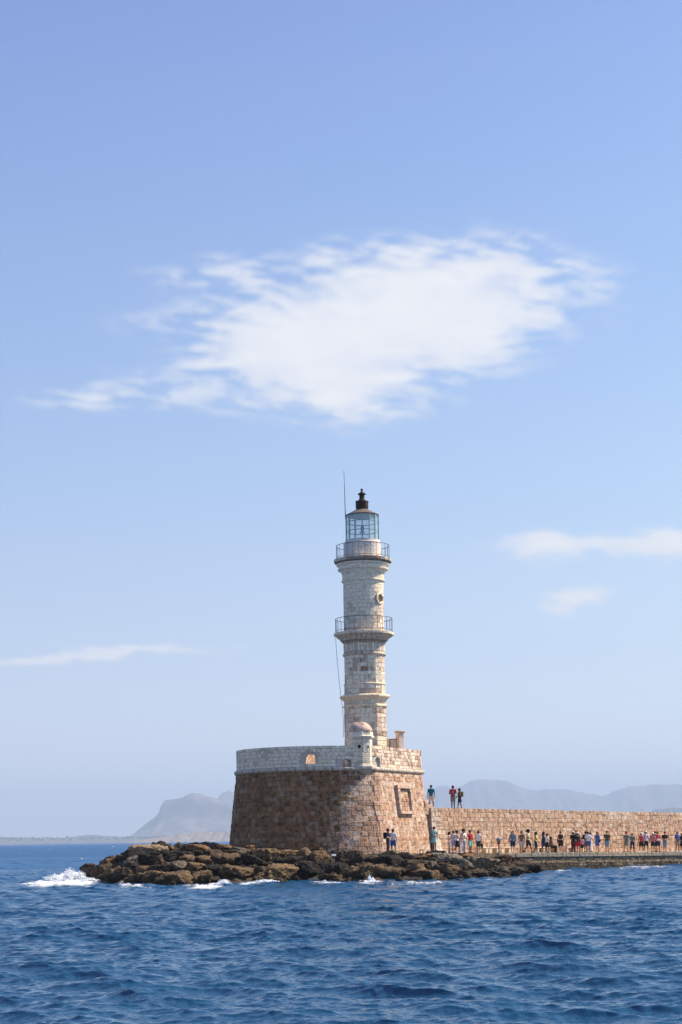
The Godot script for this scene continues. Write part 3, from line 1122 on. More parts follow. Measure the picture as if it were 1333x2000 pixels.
# pier, low wall and iron gate at the head of the stair on the terrace
func terrace_gate(o: Node3D) -> void:
	var p := W(781.5, 1445.0, 125.5)
	var pier := part("gate_pier", chamfer_mesh(Vector3(0.46, 3.0, 0.46), 0.02), mats.ashlar_rose, o, Transform3D(Basis(Vector3.UP, 0.55), Vector3(p.x, 8.95, p.z)))
	part("cap", chamfer_mesh(Vector3(0.60, 0.16, 0.60), 0.03), mats.ashlar_tan, pier, Transform3D(Basis(), Vector3(0, 1.585, 0)))
	var q := W(765.5, 1450.0, 127.0)
	part("stub_wall", chamfer_mesh(Vector3(0.85, 2.4, 0.4), 0.03), mats.ashlar_rose, o, Transform3D(Basis(Vector3.UP, 0.3), Vector3(q.x, 8.95, q.z)))
	var a := W(762.0, 1444.5, 125.0)
	var b := W(777.0, 1443.0, 125.4)
	var st := begin()
	tube(st, [a, b], 0.028, 5)
	tube(st, [a, Vector3(a.x, 7.75, a.z)], 0.04, 5)
	for k in [0.85]:
		var m := a.lerp(b, k)
		tube(st, [m, Vector3(m.x, 7.75, m.z)], 0.018, 4)
	part("gate_rail", commit(st), paint("rusty_iron", 0.09, 0.06, 0.045, 0.8), o)

# ------------------------------------------------------------------ the lighthouse tower
const LX := 1.94
const LZ := -125.0

func rod(a: Vector3, b: Vector3, r: float, sides := 5) -> ArrayMesh:
	return tube_mesh([a, b], r, sides)

func round_frame(r: float) -> Callable:
	return func(s: float, y: float) -> Transform3D:
		var az := s / r
		var n := Vector3(sin(az), 0, cos(az))
		return Transform3D(Basis(Vector3(n.z, 0, -n.x), Vector3.UP, n), n * r + Vector3(0, y, 0))

func facet_frame(circum: float, sides: int, turn: float) -> Callable:
	# s runs round the polygon in metres from the corner at «turn»
	var side := 2.0 * circum * sin(PI / sides)
	var apo := circum * cos(PI / sides)
	return func(s: float, y: float) -> Transform3D:
		var f := floorf(s / side)
		var az := turn + (f + 0.5) * TAU / sides
		var n := Vector3(sin(az), 0, cos(az))
		var t := Vector3(n.z, 0, -n.x)
		return Transform3D(Basis(t, Vector3.UP, n), n * apo + t * (s - (f + 0.5) * side) + Vector3(0, y, 0))

func railing(called: String, r: float, y: float, high: float, posts: int, parent: Node) -> void:
	var iron: Material = paint("railing_iron", 0.055, 0.065, 0.095, 0.6, 0.3)
	var top := part(called, tube_mesh(ring_points(r, y + high, 56), 0.022, 5), iron, parent)
	part("bottom_rail", tube_mesh(ring_points(r, y + 0.10, 56), 0.016, 4), iron, top)
	for k in posts:
		var a := TAU * (k + 0.3) / posts
		var p := Vector3(sin(a) * r, 0, cos(a) * r)
		part("baluster", rod(p + Vector3(0, y - 0.04, 0), p + Vector3(0, y + high, 0), 0.013, 4), iron, top)

func build_lighthouse() -> void:
	var o := thing("lighthouse", "tall pale stone lighthouse tower with two iron balconies and a glass lantern", "lighthouse", Vector3(LX, 0, LZ))
	var core: Material = mats.mortar_grey
	var trim: Material = mats.ashlar_white
	# octagonal foot
	var turn := deg_to_rad(31.0)
	var foot := part("octagonal_base", lathe_mesh([Vector2(1.585, 7.7), Vector2(1.58, 13.05)], -8, turn), core, o)
	var list := []
	var side8 := 2.0 * 1.605 * sin(PI / 8.0)
	for f in [-3, -2, -1, 0, 1]:
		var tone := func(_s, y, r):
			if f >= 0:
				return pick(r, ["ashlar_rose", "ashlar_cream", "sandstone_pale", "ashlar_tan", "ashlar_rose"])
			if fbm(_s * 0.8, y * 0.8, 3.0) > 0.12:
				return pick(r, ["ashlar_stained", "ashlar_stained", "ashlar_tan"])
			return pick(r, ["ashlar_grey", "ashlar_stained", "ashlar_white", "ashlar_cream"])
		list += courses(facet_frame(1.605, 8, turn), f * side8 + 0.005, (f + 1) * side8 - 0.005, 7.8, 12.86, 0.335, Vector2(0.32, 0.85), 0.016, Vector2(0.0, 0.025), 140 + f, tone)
	lay(list, foot, "masonry_mix")
	part("string_course", lathe_mesh([Vector2(1.5, 12.32), Vector2(1.69, 12.36), Vector2(1.70, 12.46), Vector2(1.6, 12.52)], -8, turn), mats.ashlar_cream, foot)
	part("cornice", lathe_mesh([Vector2(1.4, 12.80), Vector2(1.66, 12.84), Vector2(1.76, 12.96), Vector2(1.92, 13.06), Vector2(1.94, 13.16), Vector2(1.80, 13.22), Vector2(1.4, 13.30)], -8, turn), mats.ashlar_cream, foot)
	# middle shaft, sixteen faint facets
	var t16 := deg_to_rad(31.0)
	var mid := part("middle_shaft", lathe_mesh([Vector2(1.51, 13.2), Vector2(1.51, 14.0), Vector2(1.48, 14.02), Vector2(1.475, 16.3)], -16, t16), core, o)
	list = []
	var side16 := 2.0 * 1.50 * sin(PI / 16.0)
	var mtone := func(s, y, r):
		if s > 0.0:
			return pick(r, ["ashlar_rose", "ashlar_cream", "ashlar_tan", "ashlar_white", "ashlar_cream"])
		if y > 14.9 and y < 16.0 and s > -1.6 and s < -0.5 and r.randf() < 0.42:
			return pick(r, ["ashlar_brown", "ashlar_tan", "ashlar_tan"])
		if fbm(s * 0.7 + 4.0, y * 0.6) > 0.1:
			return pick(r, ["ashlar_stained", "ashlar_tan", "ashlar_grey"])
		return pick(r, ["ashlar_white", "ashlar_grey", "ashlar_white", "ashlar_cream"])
	for f in [-6, -5, -4, -3, -2, -1, 0, 1, 2, 3]:
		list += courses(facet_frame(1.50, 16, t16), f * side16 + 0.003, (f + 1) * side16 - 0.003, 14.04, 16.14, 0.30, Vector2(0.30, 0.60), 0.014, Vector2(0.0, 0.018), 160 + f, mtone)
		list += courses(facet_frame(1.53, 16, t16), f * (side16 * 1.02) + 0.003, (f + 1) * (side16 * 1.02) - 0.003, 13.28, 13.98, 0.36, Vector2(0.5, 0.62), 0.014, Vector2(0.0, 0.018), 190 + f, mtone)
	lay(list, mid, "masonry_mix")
	part("string_course", lathe_mesh([Vector2(1.45, 13.96), Vector2(1.57, 13.99), Vector2(1.57, 14.05), Vector2(1.48, 14.09)], 40), mats.ashlar_cream, mid)
	# first balcony: astragal, fluted frieze, flaring capital, slab
	var cap := part("balcony", lathe_mesh([Vector2(1.3, 16.08), Vector2(1.53, 16.10), Vector2(1.61, 16.18), Vector2(1.60, 16.27), Vector2(1.53, 16.33), Vector2(1.50, 16.36), Vector2(1.50, 17.02), Vector2(1.58, 17.08), Vector2(1.60, 17.16), Vector2(1.78, 17.28), Vector2(1.82, 17.40), Vector2(2.02, 17.50), Vector2(2.05, 17.60), Vector2(2.14, 17.64), Vector2(2.15, 17.80), Vector2(2.10, 17.85), Vector2(1.3, 17.86)], 48), surface("capital_stone", Color(0.72, 0.62, 0.49), 0.95, "blotch", 1.1, "rough", 2.0), o)
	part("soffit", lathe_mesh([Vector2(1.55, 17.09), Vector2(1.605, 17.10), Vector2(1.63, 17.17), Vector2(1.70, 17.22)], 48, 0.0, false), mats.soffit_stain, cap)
	cap.set_meta("label", "stained lower balcony on a flaring stone capital")
	flutes(cap, 1.50, 16.42, 16.98, 44, ["ashlar_white", "ashlar_grey", "ashlar_stained"])
	slab_blocks(cap, 2.10, 17.63, 17.83, 26, ["ashlar_stained", "ashlar_grey", "ashlar_cream"])
	railing("railing", 2.10, 17.88, 1.0, 30, cap)
	# upper shaft
	var up := part("upper_shaft", lathe_mesh([Vector2(1.465, 17.8), Vector2(1.46, 21.6)], 48), core, o)
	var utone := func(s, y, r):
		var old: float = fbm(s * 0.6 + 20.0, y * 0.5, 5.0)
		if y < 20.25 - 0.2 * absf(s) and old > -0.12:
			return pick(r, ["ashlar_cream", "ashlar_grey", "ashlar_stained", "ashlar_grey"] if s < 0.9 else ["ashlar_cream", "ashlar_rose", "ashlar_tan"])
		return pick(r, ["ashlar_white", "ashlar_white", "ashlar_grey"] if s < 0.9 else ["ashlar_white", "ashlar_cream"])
	var hole := func(s, y, w, h) -> bool:
		return s + w * 0.5 > 1.02 and s - w * 0.5 < 1.70 and y + h * 0.5 > 19.92 and y - h * 0.5 < 20.62
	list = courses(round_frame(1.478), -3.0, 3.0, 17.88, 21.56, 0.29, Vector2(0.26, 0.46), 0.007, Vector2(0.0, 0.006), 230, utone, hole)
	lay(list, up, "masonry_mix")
	round_window(o)
	# second balcony
	var head := part("balcony", lathe_mesh([Vector2(1.3, 21.54), Vector2(1.49, 21.55), Vector2(1.54, 21.58), Vector2(1.61, 21.63), Vector2(1.61, 21.70), Vector2(1.54, 21.74), Vector2(1.51, 21.78), Vector2(1.53, 22.20), Vector2(1.60, 22.22), Vector2(1.60, 22.27), Vector2(1.64, 22.34), Vector2(1.72, 22.42), Vector2(1.86, 22.47), Vector2(1.87, 22.57), Vector2(1.78, 22.585), Vector2(1.80, 22.74), Vector2(1.84, 22.80), Vector2(1.96, 22.82), Vector2(1.97, 22.92), Vector2(1.88, 22.935), Vector2(1.90, 23.00), Vector2(2.05, 23.03), Vector2(2.06, 23.20), Vector2(1.98, 23.28), Vector2(1.3, 23.31)], 48), trim, o)
	head.set_meta("label", "pale upper balcony on stepped mouldings under the lantern")
	flutes(head, 1.51, 21.80, 22.20, 46, ["ashlar_white", "ashlar_cream", "ashlar_white"])
	slab_blocks(head, 2.02, 23.04, 23.27, 30, ["ashlar_dark", "ashlar_stained", "ashlar_dark", "ashlar_brown"])
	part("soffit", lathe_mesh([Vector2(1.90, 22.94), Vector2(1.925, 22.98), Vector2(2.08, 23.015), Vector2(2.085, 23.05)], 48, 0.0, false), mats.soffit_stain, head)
	railing("railing", 1.96, 23.30, 0.98, 28, head)
	# drum
	var drum := part("drum", lathe_mesh([Vector2(1.40, 23.29), Vector2(1.385, 24.38), Vector2(1.40, 24.40), Vector2(1.40, 24.44), Vector2(1.32, 24.47), Vector2(1.30, 24.64), Vector2(0.2, 24.66)], 48, 0.0), surface("drum_render", Color(0.78, 0.70, 0.62), 0.92, "grain", 1.6, "rough", 1.2), o)
	drum.set_meta("label", "pale rendered drum under the glass lantern")
	lantern(o)
	# lightning rod
	part("lightning_rod", tube_mesh([Vector3(-1.24, 26.3, 0.1), Vector3(-1.27, 28.2, 0.1), Vector3(-1.30, 29.85, 0.1)], 0.034, 6, 0.016), paint("rod_iron", 0.05, 0.045, 0.05, 0.6, 0.4), o)
	# cable hanging down the weather side
	var c0 := W(656.0, 1246.0, 125.0) - o.position
	var pts := []
	for q in [[656, 1246], [657.5, 1270], [660, 1300], [663, 1330], [666, 1358], [669.5, 1385], [671.5, 1410], [671, 1440]]:
		pts.append(W(q[0], q[1], 124.6) - o.position)
	part("cable", tube_mesh(pts, 0.016, 4), paint("cable_grey", 0.12, 0.12, 0.13), o)

func flutes(parent: Node, r: float, y0: float, y1: float, n: int, tones: Array) -> void:
	var m := chamfer_mesh(Vector3(TAU * r / n * 0.72, y1 - y0, 0.06), 0.012)
	for k in n:
		var a := TAU * k / n
		if cos(a) < -0.35:
			continue
		var d := Vector3(sin(a), 0, cos(a))
		part("flute", m, mats[tones[k % tones.size()]], parent, Transform3D(Basis(Vector3(d.z, 0, -d.x), Vector3.UP, d), d * (r + 0.005) + Vector3(0, (y0 + y1) * 0.5, 0)))

func slab_blocks(parent: Node, r: float, y0: float, y1: float, n: int, tones: Array) -> void:
	var rng := RandomNumberGenerator.new()
	rng.seed = n
	for k in n:
		var a := TAU * (k + 0.4) / n
		if cos(a) < -0.35:
			continue
		var d := Vector3(sin(a), 0, cos(a))
		var w := TAU * (r + 0.07) / n - 0.025
		var xf := Transform3D(Basis(Vector3(d.z, 0, -d.x) * w, Vector3.UP * (y1 - y0), d * (0.14 + rng.randf() * 0.05)), d * (r - 0.05) + Vector3(0, (y0 + y1) * 0.5, 0))
		part("slab", blocks[rng.randi() % blocks.size()], mats[pick(rng, tones)], parent, xf)

func round_window(parent: Node) -> void:
	var az := 1.36 / 1.478
	var n := Vector3(sin(az), 0, cos(az))
	var b := Basis(Vector3(n.z, 0, -n.x), n, Vector3(n.z, 0, -n.x).cross(n))
	var at := n * 1.49 + Vector3(0, 20.27, 0)
	var fr := part("round_window", lathe_mesh([Vector2(0.27, -0.04), Vector2(0.44, -0.04), Vector2(0.44, 0.05), Vector2(0.40, 0.08), Vector2(0.31, 0.07), Vector2(0.27, 0.02), Vector2(0.27, -0.04)], 22), mats.ashlar_cream, parent, Transform3D(b, at))
	part("shutter", lathe_mesh([Vector2(0.29, -0.03), Vector2(0.29, 0.0), Vector2(0.0, 0.0)], 22), surface("shutter_wood", Color(0.16, 0.075, 0.04), 0.8, "grain", 0.6), fr)

func lantern(o: Node3D) -> void:
	var lan := Node3D.new()
	hang(lan, "lantern", o)
	var n := 14
	var r := 1.22
	var y0 := 24.66
	var y1 := 26.5
	var turn := deg_to_rad(-1.6)
	var metal: Material = paint("lantern_frame", 0.45, 0.45, 0.43, 0.6, 0.1)
	var dark: Material = paint("lantern_dark", 0.075, 0.085, 0.105, 0.6, 0.2)
	var glass := StandardMaterial3D.new()
	glass.resource_name = "lantern_glass"
	glass.transparency = BaseMaterial3D.TRANSPARENCY_ALPHA
	glass.albedo_color = Color(lin(0.28, 0.60, 0.68), 0.28)
	glass.roughness = 0.06
	for k in n:
		var a := turn + TAU * k / n
		var b := turn + TAU * (k + 1) / n
		var p := Vector3(sin(a) * r, 0, cos(a) * r)
		var q := Vector3(sin(b) * r, 0, cos(b) * r)
		var d := p.normalized()
		var st := begin()
		box(st, Transform3D(Basis(Vector3(d.z, 0, -d.x), Vector3.UP, d), p + Vector3(0, (y0 + y1) * 0.5, 0)), Vector3(0.055, y1 - y0, 0.09))
		part("mullion", commit(st), metal, lan)
		var g := begin()
		var e := (q - p).normalized() * 0.03
		quad(g, p + e + Vector3(0, y0, 0), p + e + Vector3(0, y1, 0), q - e + Vector3(0, y1, 0), q - e + Vector3(0, y0, 0))
		part("pane", commit(g), glass, lan)
		for h in [25.35, 26.02]:
			var mid := (p + q) * 0.5
			var m := mid.normalized()
			var s2 := begin()
			box(s2, Transform3D(Basis(Vector3(m.z, 0, -m.x), Vector3.UP, m), mid - m * 0.03 + Vector3(0, h, 0)), Vector3(p.distance_to(q) - 0.05, 0.045, 0.04))
			part("glazing_bar", commit(s2), dark, lan)
	part("sill", lathe_mesh([Vector2(1.12, 24.60), Vector2(1.29, 24.61), Vector2(1.29, 24.69), Vector2(1.12, 24.72)], -n, turn), metal, lan)
	var copper: Material = surface("roof_copper", Color(0.17, 0.125, 0.105), 0.65, "grain", 1.0)
	var roof := part("roof", lathe_mesh([Vector2(1.16, 26.49), Vector2(1.27, 26.50), Vector2(1.28, 26.56), Vector2(0.9, 26.74), Vector2(0.47, 26.96), Vector2(0.2, 26.98)], -n, turn), copper, lan)
	part("ceiling", lathe_mesh([Vector2(1.15, 26.47), Vector2(0.9, 26.62), Vector2(0.0, 26.80)], -n, turn, false), paint("lantern_ceiling", 0.55, 0.53, 0.48), lan)
	var rust: Material = surface("vent_rust", Color(0.045, 0.024, 0.022), 0.6, "rock", 0.8)
	part("vent_drum", lathe_mesh([Vector2(0.43, 26.93), Vector2(0.45, 26.97), Vector2(0.44, 27.05), Vector2(0.47, 27.10), Vector2(0.47, 27.50), Vector2(0.50, 27.53), Vector2(0.48, 27.60), Vector2(0.22, 27.68)], -12), rust, lan)
	part("vent_neck", lathe_mesh([Vector2(0.22, 27.64), Vector2(0.23, 27.72), Vector2(0.20, 27.78), Vector2(0.185, 28.02), Vector2(0.22, 28.08), Vector2(0.31, 28.10), Vector2(0.31, 28.14), Vector2(0.16, 28.24), Vector2(0.06, 28.34), Vector2(0.045, 28.40)], 16), rust, lan)
	part("finial", sphere_mesh(0.10, 0.095, 0.10, 8, 12), rust, lan, Transform3D(Basis(), Vector3(0, 28.45, 0)))
	# lamp on its stand
	var stand := part("lamp_stand", lathe_mesh([Vector2(0.16, 24.66), Vector2(0.16, 24.8), Vector2(0.05, 24.84), Vector2(0.05, 25.2), Vector2(0.22, 25.24), Vector2(0.22, 25.3), Vector2(0.08, 25.36)], 14), paint("stand_grey", 0.25, 0.3, 0.33, 0.4, 0.4), lan)
	part("lamp", lathe_mesh([Vector2(0.08, 25.36), Vector2(0.12, 25.42), Vector2(0.12, 25.78), Vector2(0.05, 25.86)], 14), paint("lamp_red", 0.42, 0.04, 0.12, 0.25), lan)

# ------------------------------------------------------------------ the harbour wall with its walkway
const MA := Vector3(7.46, 0, -127.2)
const MD := Vector3(0.726, 0, -0.688)
const MN := Vector3(0.688, 0, 0.726)
const MLEN := 46.0

func walk_y(s: float) -> float:
	return 1.436 - 0.0131 * s

func crest_y(s: float) -> float:
	return 4.87 - 0.0134 * s

# a point of the walkway: s along the wall, o out from its face
func mole(s: float, o: float, y := 0.0) -> Vector3:
	return MA + MD * s + MN * o + Vector3(0, y, 0)

# how far along the wall a measured bearing meets the line o metres out from it
func mole_s(x: float, o: float, y := 1645.0) -> float:
	var u := (x - 666.5) / F
	var v := (1638.5 - y) / F
	var k := u * cr + v * sr
	return (k * (127.2 - 0.726 * o) - 7.46 - 0.688 * o) / (0.726 - 0.688 * k)

func mole_frame(s: float, y: float) -> Transform3D:
	# heights follow the gentle fall of the wall
	var t := y / 3.434
	var h := lerpf(walk_y(s), crest_y(s), t)
	var along_wall := (MD + Vector3(0, -0.0132, 0)).normalized()
	return Transform3D(Basis(along_wall, MN.cross(along_wall), MN), mole(s, 0.0, h))

func quay_frame(s: float, y: float) -> Transform3D:
	var along_wall := (MD + Vector3(0, -0.0132, 0)).normalized()
	return Transform3D(Basis(along_wall, MN.cross(along_wall), MN), mole(s, 3.95, walk_y(s) + y))

func slanted_box(st: SurfaceTool, s0: float, s1: float, o0: float, o1: float, lo: Callable, hi: Callable) -> void:
	var p := []
	for q in [[s0, o0], [s1, o0], [s1, o1], [s0, o1]]:
		p.append(mole(q[0], q[1], lo.call(q[0])))
	for q in [[s0, o0], [s1, o0], [s1, o1], [s0, o1]]:
		p.append(mole(q[0], q[1], hi.call(q[0])))
	var mid := Vector3.ZERO
	for q in p:
		mid += q / 8.0
	for f in [[0, 1, 2, 3], [4, 5, 6, 7], [0, 1, 5, 4], [1, 2, 6, 5], [2, 3, 7, 6], [3, 0, 4, 7]]:
		face_out(st, [p[f[0]], p[f[1]], p[f[2]], p[f[3]]], mid)

func build_mole() -> void:
	# wall
	var o := thing("harbour_wall", "long sandstone harbour wall running back from the bastion behind the crowd", "wall")
	var st := begin()
	slanted_box(st, -1.02, MLEN, -2.6, -0.012, func(s): return walk_y(s) - 0.6, func(s): return crest_y(s) - 0.05)
	part("core", commit(st), mats.mortar_pale, o)
	for t in [["wall_buff", 0.85, 0.60, 0.41], ["wall_orange", 0.83, 0.53, 0.345], ["wall_pale", 0.88, 0.68, 0.51], ["wall_pink", 0.84, 0.575, 0.42], ["wall_brown", 0.70, 0.475, 0.32]]:
		surface(t[0], Color(t[1], t[2], t[3]), 0.95, "blotch", 1.5, "pits", 4.0)
	var tone := func(s, y, r):
		if s < 1.6 - y * 0.6 and r.randf() < 0.8:
			return pick(r, ["ashlar_rose", "wall_pale", "ashlar_cream"])
		if s > 20.3 and s < 23.5 and y > 2.65:
			return pick(r, ["wall_pale", "ashlar_rose", "wall_pale"])
		if y > 3.0 and r.randf() < 0.4:
			return "wall_brown"
		return pick(r, ["wall_buff", "wall_buff", "wall_orange", "wall_orange", "wall_pale", "wall_pink", "wall_brown"])
	lay(courses(mole_frame, -0.98, MLEN, 0.02, 3.45, 0.335, Vector2(0.26, 0.72), 0.014, Vector2(0.0, 0.03), 301, tone), o, "masonry_mix")
	# steps from the wall up to the bastion
	for q in [[-0.86, 0.24], [-1.30, 0.52]]:
		var f := mole_frame(q[0], 3.434)
		part("step", chamfer_mesh(Vector3(0.44, q[1] * 2.0, 1.3), 0.03), mats.wall_buff, o, f.translated_local(Vector3(0, 0, -0.72)))
	# whitewashed batter where the wall meets the bastion
	var pl := begin()
	var rng := RandomNumberGenerator.new()
	rng.seed = 12
	var cols := []
	var n := 14
	for k in n + 1:
		var y := 3.2 * k / n
		var w := lerpf(0.55, -0.72, pow(float(k) / n, 0.8)) + rng.randf_range(-0.10, 0.10)
		var thick := lerpf(0.16, 0.02, float(k) / n)
		cols.append([mole_frame(-1.0, y).translated_local(Vector3(0, 0, thick + 0.05)).origin, mole_frame(lerpf(-1.0, w, 0.7), y).translated_local(Vector3(0, 0, thick * 0.7 + 0.05)).origin, mole_frame(w, y).translated_local(Vector3(0, 0, -0.01)).origin])
	for k in n:
		for q in 2:
			quad(pl, cols[k][q], cols[k + 1][q], cols[k + 1][q + 1], cols[k][q + 1])
	part("plaster_batter", commit(pl), mats.plaster_white, o)
	var slot := begin()  # near-black box in front of the wall, painting the shade of a gap
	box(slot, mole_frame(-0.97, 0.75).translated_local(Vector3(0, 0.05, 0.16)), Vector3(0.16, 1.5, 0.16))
	part("shade_slot", commit(slot), paint("opening_shade", 0.012, 0.01, 0.009, 1.0), o)
	# quay
	var q2 := begin()
	slanted_box(q2, -0.8, MLEN, -0.6, 3.93, func(s): return -1.6, func(s): return walk_y(s) - 0.02)
	var quay := structure("quay", commit(q2), surface("quay_core", Color(0.30, 0.235, 0.165), 0.95, "rock", 1.8, "rough", 5.0), "low stone quay along the foot of the harbour wall")
	var pv := begin()
	slanted_box(pv, -0.8, MLEN, 0.02, 3.70, func(s): return walk_y(s) - 0.1, func(s): return walk_y(s))
	part("pavement", commit(pv), mats.paving, quay)
	surface("kerb_grey", Color(0.36, 0.325, 0.265), 0.95, "blotch", 1.2, "rough", 2.0)
	surface("kerb_tan", Color(0.42, 0.35, 0.265), 0.95, "blotch", 1.2, "rough", 2.0)
	var r2 := RandomNumberGenerator.new()
	r2.seed = 31
	var s := 2.0
	while s < MLEN:
		var w := r2.randf_range(1.6, 2.6)
		var f := quay_frame(s + w * 0.5, -0.155)
		part("kerb", chamfer_mesh(Vector3(w - 0.015, 0.33, 0.52), 0.03), mats[pick(r2, ["kerb_grey", "kerb_tan", "kerb_grey"])], quay, f.translated_local(Vector3(0, r2.randf_range(-0.01, 0.01), -0.12)))
		s += w
	for t in [["quay_brown", 0.36, 0.275, 0.19], ["quay_grey", 0.38, 0.32, 0.245], ["quay_ochre", 0.40, 0.30, 0.19], ["quay_wet", 0.11, 0.085, 0.058]]:
		surface(t[0], Color(t[1], t[2], t[3]), 0.9, "rock", 1.6, "rough", 6.0)
	var qt := func(_s, y, r):
		if y < -0.85 + r.randf_range(-0.12, 0.12):
			return "quay_wet"
		return pick(r, ["quay_brown", "quay_grey", "quay_ochre", "quay_brown"])
	lay(courses(quay_frame, 2.0, MLEN, -1.55, -0.32, 0.26, Vector2(0.22, 0.58), 0.006, Vector2(0.0, 0.06), 302, qt), quay, "masonry_mix")
	# stone benches along the wall
	for e in [[941, "bench nearest the bastion, behind the man in the white tank top"], [962, "empty stone bench beside the coin telescope"], [986, "empty stone bench between the coin telescope and the woman in the denim shirt"], [1054, "stone bench behind the girl in the yellow top"], [1075, "stone bench under the man sitting with a phone"], [1111, "stone bench between the crop-top woman and the huddle with white caps"]]:
		var bs := mole_s(e[0], 0.55)
		var f := Transform3D(Basis(MD, Vector3.UP, MN), mole(bs, 0.52, walk_y(bs)))
		var b := thing("bench", ("stone " if e[1].begins_with("bench") else "") + e[1], "bench", f.origin, "stone benches along the harbour wall")
		b.basis = f.basis
		part("seat", chamfer_mesh(Vector3(1.15, 0.10, 0.50), 0.02), mats.ashlar_rose, b, Transform3D(Basis(), Vector3(0, 0.425, 0)))
		for e2 in [-0.42, 0.42]:
			part("leg", chamfer_mesh(Vector3(0.24, 0.375, 0.44), 0.015), mats.ashlar_cream, b, Transform3D(Basis(), Vector3(e2, 0.187, 0)))

